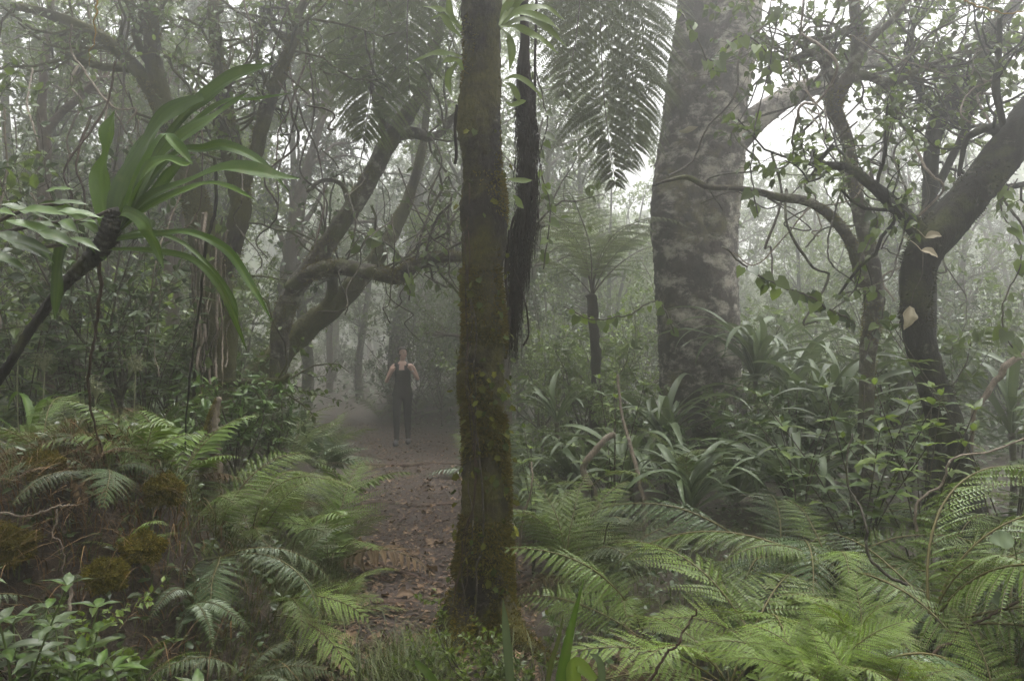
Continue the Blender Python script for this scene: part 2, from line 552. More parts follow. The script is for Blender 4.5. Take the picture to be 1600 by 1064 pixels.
py_ = np.concatenate([np.arange(1.0, 9, .045), np.arange(9, 20, .1), np.arange(20, 40, .5)])
pu = np.linspace(-1, 1, 37)
PY, PU = np.meshgrid(py_, pu, indexing='ij')
rp = rng_(8)
PX = pcen(PY) + PU * (phw(PY) + .02 + .06 * np.sin(PY * 3.1 + PU * 2))
pb = np.zeros_like(PX)
for _ in range(26):
    kx, ky = rp.normal(0, 7, 2)
    pb += np.sin(kx * PX + ky * PY + rp.uniform(0, 6.3)) * rp.uniform(.3, 1)
PZ = gz(PX, PY) + .006 + .006 * pb * .4 + rp.normal(0, .004, PX.shape) - .035 * sstep(.82, 1., np.abs(PU)) + .012
nu = len(pu)
ii = np.arange(len(py_) - 1)[:, None] * nu + np.arange(nu - 1)[None]
quad = np.stack([ii, ii + 1, ii + nu + 1, ii + nu], -1).reshape(-1, 4)
pa = link('path', MB().add(np.stack([PX, PY, PZ], -1), quad).mesh('path', M['path']))
pa['kind'] = 'structure'

def gp(px, Y, dz=0.):
    X = (px - CX) / FPX * Y
    return np.array([X, Y, float(gz(X, Y)) + dz])

# ------------------------------------------------------------------ trees the photo shows one by one
def limb_px(path):
    """[(px, py, Y, half-width in px)] -> points, radii"""
    P = np.array([at(a, b, y) for a, b, y, r in path])
    r = np.array([q[3] / FPX * q[2] for q in path])
    return P, r

def clear_view(P):
    """which limbs stay out of the open view down the path"""
    px = CX + P[..., 0] / np.maximum(P[..., 1], .1) * FPX
    py = CY - (P[..., 2] - CAMZ) / np.maximum(P[..., 1], .1) * FPX
    return ~((px > 560) & (px < 715) & (py > 475) & (py < 760)).any(-1)

def arr7(lst, k=24):
    P = np.stack([spl(p, k) for p, r in lst])
    Rr = np.stack([spl(r, k)[:, 0] for p, r in lst])
    return P, Rr

def tree_px(name, label, trunk, limbs, bark, seed, leaf=None, nb=40, nt=160, per=8, L=.06, W=.035, T=T_DIA, rough=.12,
            sides=16, branch_len=(.5, 1.2), twig_len=(.15, .45), tmin=.15, droop=.35, cat='tree', group=None, fine=.02, curl=.28, twigr=.004, bare=()):
    rng = rng_(seed)
    tp, tr = limb_px(trunk)
    g0 = float(gz(tp[0, 0], tp[0, 1]))
    if tp[0, 2] > g0:
        tp = np.vstack([[tp[0, 0] + .04, tp[0, 1], g0 - .06], tp])
        tr = np.concatenate([[tr[0] * 1.3], tr])
    base = tp[0].copy()
    base[2] = g0
    root = thing(name, label, cat, base, group)
    mb = MB()
    n = int(max(20, np.linalg.norm(np.diff(tp, axis=0), axis=1).sum() / .04))
    tube(mb, tp, tr, sides, rng, rough, 1., min(n, 140), rng.uniform(), fine)
    link('trunk', mb.mesh('trunk', bark, base), root)
    src = []
    fuz = [(tp, tr)]
    for lp in limbs:
        P, r = limb_px(lp)
        mb = MB()
        n = int(max(14, np.linalg.norm(np.diff(P, axis=0), axis=1).sum() / .04))
        tube(mb, P, r, 10, rng, rough * 1.3, 1.6, min(n, 90), rng.uniform(), fine * 1.5)
        link('limb', mb.mesh('limb', bark, base), root)
        fuz.append((P, r))
        if limbs.index(lp) not in bare:
            src.append((P, r))
    mb = MB()
    for P, r in fuz:
        P, r = spl(P, 120), spl(r, 120)[:, 0]
        cnt = int(1400 * np.linalg.norm(np.diff(P, axis=0), axis=1).sum())
        i = rng.integers(0, 119, cnt)
        T_ = nrm(np.gradient(P, axis=0))[i]
        nn = nrm(np.cross(T_, rng.normal(size=(cnt, 3))))
        nn[:, 2] = np.where(rng.uniform(size=cnt) < .6, np.abs(nn[:, 2]), nn[:, 2])
        p = P[i] + (P[i + 1] - P[i]) * rng.uniform(0, 1, (cnt, 1)) + nn * r[i][:, None]
        fld = np.sin(p[:, 0] * 9 + p[:, 2] * 5) + np.sin(p[:, 2] * 11 - p[:, 0] * 4 + p[:, 1] * 6)
        sz = np.clip(r[i] / .06, .25, 1)[fld > .1]
        p, nn = p[fld > .1], nn[fld > .1]
        m_ = len(p)
        scatter(mb, T_DIA, p - nn * .004, nn + rng.normal(0, .6, (m_, 3)) + [0, 0, -.35], rng.normal(size=(m_, 3)), rng.uniform(.012, .042, m_) * sz, rng.uniform(.004, .011, m_) * sz, rng.uniform(size=m_))
    link('moss', mb.mesh('moss', M['moss'] if bark in (M['bark_moss'], M['bark']) else M['bark_tuft'], base, False), root)['kind'] = 'stuff'
    if nb:
        P, Rr = arr7(src)
        B, Br = spawn(rng, P, Rr, nb, tmin, branch_len, 55, curl, .03, .45)
        k_ = clear_view(B)
        B, Br = B[k_], np.clip(Br, .004, .012)[k_]
        Tw, Tr = spawn(rng, B, Br, nt, .1, twig_len, 50, curl * 1.1, .0, .5, 5)
        k_ = clear_view(Tw)
        Tw, Tr = Tw[k_], np.clip(Tr, twigr * .5, twigr * 1.5)[k_]
        mb = MB()
        tubes(mb, B, Br, 5)
        tubes(mb, Tw, Tr, 3)
        link('branches', mb.mesh('branches', bark, base), root)['kind'] = 'stuff'
        if leaf is not None:
            mb = MB()
            leafing(rng, mb, Tw, per, L, W, T, droop)
            leafing(rng, mb, B, per * .5, L, W, T, droop, .4)
            link('crown', mb.mesh('crown', leaf, base, smooth=False), root)
    return root

# central moss-covered trunk ---------------------------------------------------------------
rng = rng_(11)
YC = 4.4
ct = [(748, 1062, YC, 70), (750, 1015, YC, 58), (752, 960, YC, 50), (754, 900, YC, 46), (758, 830, YC, 39), (760, 740, YC, 35), (757, 660, YC, 32), (753, 600, YC, 34),
      (757, 520, YC, 32), (753, 430, YC, 30), (757, 340, YC, 34), (754, 260, YC, 30), (748, 190, YC, 32), (752, 90, YC, 28), (751, 0, YC, 32), (754, -150, YC, 31), (760, -330, YC, 28), (752, -520, YC, 22)]
CP, CR = limb_px(ct)
cbase = gp(750, YC, -.02)
central = thing('mossy_tree', 'dark moss-covered tree trunk standing in the middle beside the path', 'tree', cbase)
mb = MB()
CPs, CRs = tube(mb, CP, CR, 48, rng, .17, 1.1, 260, .5, .042)
link('trunk', mb.mesh('trunk', M['bark_trunk'], cbase), central)
for k, (dx, w) in enumerate(((-78, 20), (-40, 16), (45, 18), (88, 20), (10, 15))):
    a, b = limb_px([(748 + dx * .35, 930, YC - .05, w), (748 + dx * .75, 1000, YC - .15 - .1 * (k % 2), w * .8), (748 + dx * 1.35, 1062, YC - .25 - .15 * (k % 2), w * .55)])
    b_ = b.copy()
    a[-1, 2] = gz(a[-1, 0], a[-1, 1]) - .02
    mb = MB()
    tube(mb, a, b_, 9, rng, .15, 2., 20, .5, .03)
    link('root', mb.mesh('root', M['bark_trunk'], cbase), central)
    rq = rng_(70 + k)
    mb = MB()
    a2, b2 = spl(a, 30), spl(b_, 30)[:, 0]
    i_ = rq.integers(0, 30, 2600)
    nn = nrm(rq.normal(size=(2600, 3)))
    scatter(mb, T_DIA, a2[i_] + nn * b2[i_][:, None] + rq.normal(0, .01, (2600, 3)), nn + rq.normal(0, .6, (2600, 3)), rq.normal(size=(2600, 3)), rq.uniform(.012, .035, 2600), .007, rq.uniform(size=2600))
    link('moss', mb.mesh('moss', M['moss'], cbase, False), central)['kind'] = 'stuff'

def on_tube(rng, P, r, cnt, zlo, zhi, dens=None, ang=None):
    i = rng.integers(0, len(P) - 1, cnt * 3)
    ok = (P[i, 2] > zlo) & (P[i, 2] < zhi)
    i = i[ok][:cnt]
    a = rng.uniform(0, 2 * np.pi, len(i)) if ang is None else rng.normal(ang[0], ang[1], len(i))
    nn = np.stack([np.cos(a), np.sin(a), np.zeros(len(i))], -1)
    f = rng.uniform(0, 1, len(i))[:, None]
    p = P[i] * (1 - f) + P[i + 1] * f
    return p + nn * r[i][:, None] * 1.0, nn, i

def moss_on(mb, rng, P, r, cnt, zlo, zhi, L=.02, W=.008, patch=1.7, thr=.0):
    p, nn, i = on_tube(rng, P, r, cnt, zlo, zhi)
    fld = np.sin(p[:, 2] * 5 * patch + p[:, 0] * 11) + np.sin(p[:, 0] * 9 * patch - p[:, 2] * 3 + p[:, 1] * 8) + np.sin(p[:, 1] * 14 + p[:, 2] * 9)
    k = fld > thr
    p, nn = p[k], nn[k]
    D = nn + rng.normal(0, .55, p.shape) + np.array([0, 0, -.25])
    s = rng.uniform(.5, 1.4, len(p))
    scatter(mb, T_DIA, p - nn * .004, D, rng.normal(size=p.shape), L * s, W * s, np.clip(rng.normal(.5, .3, len(p)) + .1 * fld[k], 0, 1))
mb = MB()
moss_on(mb, rng, CPs, CRs, 40000, -.2, 2.0, .028, .007, 1.7, -.7)
moss_on(mb, rng, CPs, CRs, 12000, 1.9, 3.9, .018, .007, 1.5, .5)
mo = link('moss', mb.mesh('moss', M['moss'], cbase, False), central)
mo['kind'] = 'stuff'
mb = MB()
moss_on(mb, rng, CPs, CRs, 22000, .0, 2.5, .026, .008, 1.2, .7)
mo = link('moss', mb.mesh('moss', M['moss_gold'], cbase, False), central)
mo['kind'] = 'stuff'
# high crown of the same tree, out of the picture, widened to shade the near mist
crs = []
for k in range(11):
    a = k * 1.15 + .3
    st = CP[-1] if k % 2 else CP[-2]
    P = np.array([st, st + [math.cos(a) * 1., math.sin(a) * 1., .8], st + [math.cos(a) * 2.6, math.sin(a) * 2.6, 1.3], st + [math.cos(a) * 4.2, math.sin(a) * 4.2, 1.6]])
    crs.append((P, np.array([.07, .05, .03, .012])))
P, Rr = arr7(crs, 12)
mb = MB()
tubes(mb, P, Rr, 6)
B, Br = spawn(rng, P, Rr, 120, .15, (.5, 1.3), 50, .2, .05, .5)
Tw, Tr = spawn(rng, B, Br, 460, .1, (.2, .5), 50, .2, 0, .5, 5)
tubes(mb, B, Br, 4)
tubes(mb, Tw, Tr, 3)
link('branches', mb.mesh('branches', M['bark_dark'], cbase), central)
mb = MB()
leafing(rng, mb, Tw, 8, .11, .06, T_DIA, .2)
link('crown', mb.mesh('crown', M['leaf_dark'], cbase, False), central)

# climbing creeper on it: stems and each leaf
cv = thing('climbing_creeper', 'yellow-green leafy creeper climbing the mossy central trunk', 'creeper', cbase)
for k in range(4):
    a0 = -math.pi / 2 + rng.uniform(-1.1, 1.1)
    zs = np.linspace(.15, rng.uniform(1.6, 3.4), 26)
    an = a0 + np.cumsum(rng.normal(0, .09, 26))
    ci = np.array([np.interp(zs, CPs[:, 2], CPs[:, q]) for q in range(2)]).T
    rr = np.interp(zs, CPs[:, 2], CRs) * 1.07 + .004
    P = np.column_stack([ci[:, 0] + rr * np.cos(an), ci[:, 1] + rr * np.sin(an), zs])
    mb = MB()
    tube(mb, P, np.full(26, rng.uniform(.003, .006)), 5, rng, .2, 3., 60)
    link('creeper_stem', mb.mesh('creeper_stem', M['twig'] if k % 2 else M['bark_red'], cbase), cv)
ivy = []
for q in range(3):
    mb = MB()
    scatter(mb, T_IVY, np.zeros((1, 3)), np.array([[1., 0, 0]]), np.array([[0, 0, 1.]]), 1., 1. - .12 * q, .3 + .2 * q)
    ivy.append(mb.mesh('creeper_leaf', [M['leaf_yellow'], M['leaf_creeper'], M['leaf_yellow']][q], smooth=False))
def leaf_obj(parent, base, data, p, d, n, L, name='leaf'):
    d = Vector(nrm(d))
    n = Vector(n)
    n = (n - d * n.dot(d)).normalized()
    b = n.cross(d)
    m = Matrix((d, b, n)).transposed()
    o = link(name, data, parent, np.asarray(p) - np.asarray(base), m.to_euler(), L)
    return o
zc = np.concatenate([rng.normal(rng.choice([.35, .6, .85, 1.1, 1.3], 140), .07), rng.uniform(1.3, 2.0, 40), rng.uniform(2., 2.9, 12)])
for z in zc:
    a = rng.normal(-math.pi / 2, .95) if rng.uniform() < .8 else rng.choice([0., math.pi]) + rng.normal(0, .25)
    r = np.interp(z, CPs[:, 2], CRs) * 1.08 + rng.uniform(.0, .035)
    c = np.array([np.interp(z, CPs[:, 2], CPs[:, q]) for q in range(2)])
    nn = np.array([math.cos(a), math.sin(a), 0])
    p = np.array([c[0], c[1], z]) + nn * r
    d = np.array([rng.normal(0, .6), rng.normal(0, .2), -.9]) + nn * .35
    leaf_obj(cv, cbase, ivy[rng.integers(3)], p, d + rng.normal(0, .4, 3), nn + rng.normal(0, .7, 3), rng.uniform(.016, .05))

# epiphytes near the top of the picture
def ribbon(pts, hw, nhint, fold=.15, wave=0., rng=None, n=26, c=.5, cols=5):
    P = spl(pts, n)
    w = np.maximum(spl(hw, n)[:, 0], .0004)
    T = nrm(np.gradient(P, axis=0))
    H = np.broadcast_to(np.asarray(nhint, float), P.shape) if np.ndim(nhint) == 1 else spl(nhint, n)
    Nn = nrm(H - T * (H * T).sum(1, keepdims=True))
    B = np.cross(Nn, T)
    u = np.linspace(-1, 1, cols)
    V = P[:, None] + w[:, None, None] * (u[None, :, None] * B[:, None]) + (w[:, None] * fold * np.abs(u)[None])[..., None] * Nn[:, None]
    if wave and rng is not None:
        s_ = np.linspace(0, 1, n)[:, None]
        wv = np.sin(s_ * rng.uniform(9, 15) + np.where(u > 0, 0, 2.)[None] + rng.uniform(0, 6)) * np.abs(u)[None] * wave
        V = V + (wv * w[:, None])[..., None] * Nn[:, None]
    i = np.arange(n - 1)[:, None] * cols + np.arange(cols - 1)[None]
    q = np.stack([i, i + 1, i + cols + 1, i + cols], -1).reshape(-1, 4)
    st_ = rng.normal(0, .16, cols)[None] + rng.normal(0, .05, (n, cols)) if rng is not None else 0
    cc = np.clip(c + .2 * np.cos(u * np.pi)[None] * np.ones((n, 1)) + st_, 0, 1).ravel()
    return V.reshape(-1, 3), q, cc

def ribbon_part(name, parent, base, mat, pxs, Yv, hw, nhint=(0, -1, .5), **kw):
    pts = np.array([at(p[0], p[1], (p[2] if len(p) > 2 else Yv)) for p in pxs])
    mb = MB()
    mb.add(*ribbon(pts, np.array(hw) / FPX * Yv, nhint, **kw))
    return link(name, mb.mesh(name, mat, base), parent)

eb = at(782, 40, 4.25)
ep = thing('epiphyte_fern', 'light yellow-green narrow-leaved fern perched high on the mossy trunk', 'fern', eb)
for pts in (((780, 40), (800, 10), (830, -20), (850, -30)), ((780, 40), (808, 22), (850, 30), (875, 48)), ((780, 42), (812, 18), (850, 12), (882, 32)),
            ((782, 42), (812, 45), (845, 62), (872, 84)), ((782, 45), (800, 20), (815, 0), (835, -8)), ((784, 44), (815, 30), (855, 45), (886, 75)),
            ((780, 40), (790, 15), (802, -5), (812, -22)), ((782, 45), (795, 60), (800, 85), (796, 110))):
    ribbon_part('leaf', ep, eb, M['leaf_light'], [(a, b, 4.2 - .1 * rng.uniform()) for a, b in pts], 4.25, [1.5, 6, 6, .6], fold=.2, n=14, cols=3, rng=rng, wave=.3)
eb = at(722, 70, 4.25)
ep = thing('epiphyte_fern', 'small light-green strap-leaved fern on the mossy trunk facing the path side', 'fern', eb)
for pts in (((722, 50), (700, 20), (685, 15), (660, 10)), ((722, 90), (700, 84), (675, 85), (642, 98)), ((722, 60), (706, 45), (690, 25), (672, 30)),
            ((722, 95), (705, 110), (700, 130), (706, 150)), ((724, 110), (715, 95), (700, 95), (690, 100)), ((722, 45), (706, 30), (702, 10), (700, -10))):
    ribbon_part('leaf', ep, eb, M['leaf_light'], [(a, b, 4.25) for a, b in pts], 4.25, [1.2, 5, 5, .5], fold=.2, n=12, cols=3, rng=rng, wave=.3)
eb = at(792, 150, 4.25)
ep = thing('epiphyte_fern', 'small drooping fern leaves between mossy trunk and hanging root bundle', 'fern', eb)
for pts in (((788, 125), (805, 120), (825, 130), (842, 148)), ((788, 130), (800, 135), (808, 150), (812, 160)), ((790, 160), (800, 165), (815, 160), (822, 158)),
            ((792, 280), (805, 282), (820, 283), (832, 282)), ((802, 305), (808, 312), (812, 320), (818, 326))):
    ribbon_part('leaf', ep, eb, M['leaf_light'], [(a, b, 4.25) for a, b in pts], 4.25, [1, 4.5, 5, .5], fold=.2, n=12, cols=3)

# hanging dark root bundle ------------------------------------------------------------------
YH = 4.55
hb = at(815, -160, YH)
hr = thing('hanging_root_bundle', 'dark shaggy bundle of fibrous roots hanging down behind the mossy trunk', 'root bundle', hb)
HPp, HR = limb_px([(818, -170, YH, 7), (819, 0, YH, 7), (819, 120, YH, 9), (824, 200, YH, 11), (823, 300, YH, 11), (812, 370, YH, 9), (805, 430, YH, 5), (801, 490, YH, 2)])
mb = MB()
HS, HRs = tube(mb, HPp, HR, 14, rng, .3, 3., 120, .4, .1)
link('stem', mb.mesh('stem', M['fibre'], hb), hr)
cnt = 1500
p, nn, i = on_tube(rng, HS, HRs, cnt, 1.75, 3.2)
cnt = len(p)
ln = rng.uniform(.08, .34, cnt)
t = np.linspace(0, 1, 6)
P = p[:, None] + nn[:, None] * (rng.uniform(.0, .03, cnt)[:, None] * np.sin(t * 2.5)[None])[:, :, None] + np.array([0, 0, -1.])[None, None] * (ln[:, None] * t[None])[..., None] + np.cumsum(rng.normal(0, .005, (cnt, 6, 3)), axis=1)
mb = MB()
tubes(mb, P, np.full((cnt, 6), .0022) * np.linspace(1, .4, 6)[None], 3)
fb = link('root_fibres', mb.mesh('root_fibres', M['fibre'], hb), hr)
fb['kind'] = 'stuff'
for pxs, w in (([(838, 0, 4.6), (836, 90, 4.6), (834, 200, 4.6), (822, 300, 4.6), (800, 350, 4.55), (792, 420, 4.5)], 2.2), ([(802, 420, 4.5), (820, 470, 4.5), (826, 520, 4.5), (818, 540, 4.5)], 1.6),
               ([(796, 360, 4.5), (790, 430, 4.5), (796, 500, 4.5), (790, 560, 4.5)], 2.5), ([(714, 165, 4.3), (711, 200, 4.3), (713, 240, 4.3), (711, 256, 4.3)], 2.6)):
    P, r = limb_px([(a, b, y, w) for a, b, y in pxs])
    mb = MB()
    tube(mb, P, r, 6, rng, .2, 3., 40)
    link('hanging_root', mb.mesh('hanging_root', M['fibre'], hb), hr)

# big lichened tree -------------------------------------------------------------------------
YB = 9.4
rng = rng_(21)
bb = gp(1098, YB, -.1)
big = thing('big_tree', 'massive lichen-blotched double trunk looming through mist', 'tree', bb)
mb = MB()
P, r = limb_px([(1100, 790, YB, 92), (1100, 740, YB, 74), (1098, 690, YB, 64), (1096, 640, YB, 63), (1091, 580, YB, 60), (1085, 500, YB, 55), (1074, 420, YB, 52), (1065, 340, YB, 49),
                (1068, 270, YB, 44), (1074, 190, YB, 38), (1078, 120, YB, 33), (1090, 30, YB, 32), (1086, -60, YB, 30), (1070, -250, YB, 24)])
BS, BRs = tube(mb, P, r, 72, rng, .15, .3, 260, .4, .024)
link('trunk', mb.mesh('trunk', M['bark_big'], bb), big)
mb = MB()
P2, r2 = limb_px([(1128, 760, YB - .1, 40), (1126, 660, YB - .12, 34), (1122, 560, YB - .1, 36), (1112, 460, YB - .05, 42), (1108, 360, YB, 46), (1112, 270, YB, 48), (1120, 190, YB, 44), (1136, 100, YB, 40), (1150, 0, YB, 38), (1168, -120, YB, 34), (1180, -260, YB, 28)])
tube(mb, P2, r2, 60, rng, .14, .35, 240, .6, .024)
link('trunk', mb.mesh('trunk', M['bark_big_pale'], bb), big)
mb = MB()
P3, r3 = limb_px([(1128, 240, YB, 26), (1165, 200, YB, 22), (1210, 165, YB, 18), (1260, 140, YB, 15), (1320, 120, YB, 13), (1400, 60, YB, 10)])
tube(mb, P3, r3, 16, rng, .12, .8, 60, .5, .02)
link('limb', mb.mesh('limb', M['bark_big_pale'], bb), big)
tops = []
for k in range(12):
    a = k * .55
    st = P[-1] if k % 2 else P2[-1]
    Q = np.array([st - [0, 0, .5], st + [math.cos(a) * 1.2, math.sin(a) * 1.2, .8], st + [math.cos(a) * 2.6, math.sin(a) * 2.6, 1.3], st + [math.cos(a) * 3.8, math.sin(a) * 3.8, 1.3]])
    tops.append((Q, np.array([.16, .1, .06, .02])))
tops.append((P3, r3))
A, Ar = arr7(tops, 14)
mb = MB()
tubes(mb, A[:-1], Ar[:-1], 7)
B, Br = spawn(rng, A, Ar, 130, .3, (.5, 1.4), 50, .2, .05, .45)
Tw, Tr = spawn(rng, B, Br, 420, .1, (.25, .6), 50, .2, 0, .5, 5)
tubes(mb, B, Br, 4)
tubes(mb, Tw, Tr, 3)
link('branches', mb.mesh('branches', M['bark'], bb), big)
mb = MB()
leafing(rng, mb, Tw, 7, .12, .07, T_DIA, .3)
link('crown', mb.mesh('crown', M['leaf'], bb, False), big)
# raised lichen crusts
mb = MB()
for Pq, rq in ((BS, BRs),):
    p, nn, i = on_tube(rng, Pq, rq, 3, .9, 4.4, ang=(-math.pi / 2, .8))
    for q in range(len(p)):
        k = 9
        a = np.linspace(0, 2 * np.pi, k, endpoint=False)
        s = rng.uniform(.02, .11)
        tz = np.array([0, 0, 1.])
        tx = np.cross(tz, nn[q])
        rr = s * rng.uniform(.3, 1.25, k)
        c0 = p[q] + nn[q] * (.012 + .02 * rng.uniform())
        ring = c0 + (np.cos(a) * rr * 1.5)[:, None] * tx - nn[q] * .02 + (np.sin(a) * rr * .55)[:, None] * tz
        mb.add(np.vstack([ring, c0]), np.stack([np.arange(k), (np.arange(k) + 1) % k, np.full(k, k)], -1), rng.uniform())
lich = leaf_mat('lichen_crust', (.13, .12, .10), (.34, .33, .29), .0, .9, (.09, .07, .05), .2, .1)
lc = link('lichen', mb.mesh('lichen', lich, bb, True), big)
lc['kind'] = 'stuff'

# dark curved tree on the right ---------------------------------------------------------------
YR = 5.0
tree_px('curved_tree', 'dark leaning trunk curving up with a dangling pale dead leaf before it', [(1505, 790, YR, 30.2), (1496, 730, YR, 27.2), (1478, 660, YR, 24.9), (1452, 590, YR, 22.7), (1434, 520, YR, 22.0), (1430, 460, YR, 22.7), (1442, 400, YR, 26.5),
        (1478, 350, YR, 30.2), (1520, 300, YR, 28.7), (1562, 250, YR, 28.7), (1610, 190, YR, 30.2), (1680, 90, YR, 27.2), (1740, -60, YR, 22.7), (1780, -200, YR, 16.7)],
        [[(1450, 380, YR, 16.7), (1420, 345, YR, 12.9), (1385, 310, YR, 10.6), (1350, 280, YR, 8.3), (1325, 263, YR, 7.6), (1290, 258, YR, 5.3), (1274, 266, YR, 3.8)],
         [(1300, 262, YR, 4.5), (1280, 256, YR, 3.8), (1290, 240, YR, 3.8), (1302, 228, YR, 3.1)],
         [(1560, 240, YR, 9.8), (1562, 215, YR, 8.3), (1545, 200, YR, 7.6), (1520, 210, YR, 6.0), (1508, 222, YR, 4.5), (1498, 275, YR, 3.1)],
         [(1572, 240, YR, 6.0), (1566, 190, YR, 5.3), (1556, 140, YR, 6.0), (1560, 90, YR, 4.5), (1562, 30, YR, 3.8)],
         [(1520, 335, YR + .1, 6.8), (1550, 300, YR + .2, 5.3), (1600, 288, YR + .2, 4.5), (1660, 270, YR + .2, 3.1)]],
        M['bark_dark'], 31, M['leaf'], 26, 110, 7, .07, .042, T_OVA, .09, 28, (.3, .9), (.12, .4), .2)
# second tree behind it, lichened, forked
Y2 = 6.2
tree_px('forked_tree', 'slim lichen-spotted forked tree standing behind the dark curved trunk', [(1352, 830, Y2, 11.5), (1352, 700, Y2, 11.5), (1356, 560, Y2, 12.2), (1365, 470, Y2, 14.4), (1358, 400, Y2, 13.7), (1345, 340, Y2, 10.8), (1333, 280, Y2, 10.1), (1322, 215, Y2, 9.4), (1302, 168, Y2, 12.2),
        (1312, 140, Y2, 13.0), (1332, 112, Y2, 10.1), (1340, 70, Y2, 10.1), (1338, 30, Y2, 8.6), (1330, -20, Y2, 7.2), (1320, -120, Y2, 5.0)],
        [[(1350, 445, Y2 - .1, 10.8), (1335, 390, Y2 - .2, 10.1), (1305, 345, Y2 - .3, 8.6), (1265, 316, Y2 - .4, 7.2), (1215, 308, Y2 - .5, 6.5), (1180, 298, Y2 - .6, 5.0), (1140, 294, Y2 - .6, 4.3), (1105, 292, Y2 - .6, 4.3), (1075, 278, Y2 - .6, 3.6), (1045, 282, Y2 - .6, 2.9), (1020, 290, Y2 - .6, 2.2)],
         [(1312, 142, Y2, 7.2), (1300, 118, Y2, 6.5), (1284, 95, Y2, 6.5), (1262, 82, Y2, 5.8), (1240, 92, Y2, 4.3), (1200, 88, Y2, 3.6)],
         [(1325, 122, Y2, 7.9), (1352, 118, Y2, 7.2), (1385, 130, Y2, 5.8), (1420, 118, Y2, 5.8), (1460, 100, Y2, 5.0), (1500, 80, Y2, 4.3), (1540, 50, Y2, 3.6)],
         [(1340, 85, Y2, 6.5), (1362, 62, Y2, 5.0), (1395, 30, Y2, 4.3), (1420, 0, Y2, 3.6), (1450, -40, Y2, 2.9)],
         [(1330, 45, Y2, 5.8), (1310, 52, Y2, 5.0), (1285, 62, Y2, 3.6), (1235, 58, Y2, 2.9)],
         [(1300, 118, Y2, 4.3), (1294, 98, Y2, 3.6), (1302, 78, Y2, 2.9), (1312, 66, Y2, 2.2)]],
        M['bark'], 32, M['leaf'], 70, 340, 4, .075, .048, T_OVA, .13, 16, (.35, 1.1), (.15, .5), .15, .35, fine=.03, curl=.34, bare=(0,))
# contorted limb tree, upper right
Y3 = 6.8
tree_px('twisting_tree', 'slender tree with contorted looping upper stem above the dark curved trunk', [(1452, 860, Y3, 12), (1455, 700, Y3, 12), (1450, 500, Y3, 12), (1452, 400, Y3, 11), (1453, 310, Y3, 11), (1457, 220, Y3, 12), (1474, 176, Y3, 13), (1500, 150, Y3, 12), (1530, 138, Y3, 12),
        (1543, 118, Y3, 11), (1537, 90, Y3, 11), (1533, 64, Y3, 11), (1550, 45, Y3, 10), (1575, 20, Y3, 9), (1600, -20, Y3, 8), (1630, -90, Y3, 6)],
        [[(1535, 64, Y3, 7), (1560, 70, Y3, 6), (1600, 60, Y3, 5), (1650, 50, Y3, 4)], [(1500, 150, Y3, 6), (1480, 120, Y3, 5), (1440, 105, Y3, 4), (1400, 112, Y3, 4)],
         [(1474, 176, Y3, 6), (1440, 150, Y3, 5), (1420, 90, Y3, 4), (1430, 30, Y3, 3)], [(1450, 320, Y3, 6), (1490, 240, Y3, 6), (1510, 200, Y3, 6), (1508, 160, Y3, 4)]],
        M['bark_dark'], 33, M['leaf_light'], 60, 300, 4, .08, .05, T_OVA, .15, 12, (.35, 1.1), (.15, .5), .1, curl=.36)

# left leaning tree ---------------------------------------------------------------------------
Y4 = 8.0
tree_px('leaning_tree', 'leaning lichened tree with long horizontal bough, over the path', [(428, 760, Y4, 17.6), (432, 640, Y4, 14.4), (437, 560, Y4, 13.6), (441, 500, Y4, 16.0), (462, 450, Y4, 16.0), (490, 415, Y4, 15.2), (520, 370, Y4, 13.6), (555, 318, Y4, 14.4), (580, 275, Y4, 13.6), (604, 228, Y4, 14.4), (630, 190, Y4, 12.8),
        (655, 150, Y4, 9.6), (672, 100, Y4, 8.0), (690, 30, Y4, 7.2), (700, -80, Y4, 5.6)],
        [[(618, 212, Y4, 8.8), (645, 208, Y4, 9.6), (672, 214, Y4, 7.2), (692, 205, Y4, 5.6), (712, 180, Y4, 4.8), (735, 150, Y4, 4.0)],
         [(455, 450, Y4 - .3, 12.0), (490, 425, Y4 - .5, 12.0), (530, 418, Y4 - .6, 12.8), (575, 424, Y4 - .8, 12.0), (622, 432, Y4 - .9, 13.6), (650, 412, Y4 - 1., 11.2), (690, 402, Y4 - 1., 8.8), (730, 400, Y4 - 1., 7.2), (790, 380, Y4 - 1., 5.6), (850, 350, Y4 - 1., 4.8)],
         [(608, 222, Y4, 9.6), (600, 190, Y4, 9.6), (588, 150, Y4, 8.0), (560, 90, Y4, 6.4), (548, 20, Y4, 5.6), (540, -60, Y4, 4.0)],
         [(548, 330, Y4, 4.8), (535, 290, Y4, 4.0), (505, 282, Y4, 3.2), (480, 300, Y4, 2.4)]],
        M['bark'], 34, M['leaf'], 36, 150, 3.5, .085, .05, T_OVA, .13, 18, (.4, 1.2), (.15, .5), .3)
tree_px('mossy_leaning_tree', 'low moss-hung trunk slanting behind the leaning lichened tree', [(300, 690, 9.2, 26), (355, 625, 9.2, 24), (410, 580, 9.2, 21), (455, 535, 9.2, 19), (500, 495, 9.2, 18), (545, 455, 9.2, 16), (590, 400, 9.2, 13), (630, 330, 9.3, 10), (656, 250, 9.3, 7), (668, 160, 9.3, 5), (672, 40, 9.3, 3), (676, -80, 9.3, 2)],
        [[(500, 495, 9.2, 10), (520, 450, 9.1, 9), (510, 390, 9., 7), (530, 330, 9., 5)]],
        M['bark_moss'], 35, M['leaf_dark'], 18, 90, 4, .08, .05, T_OVA, .15, 14)
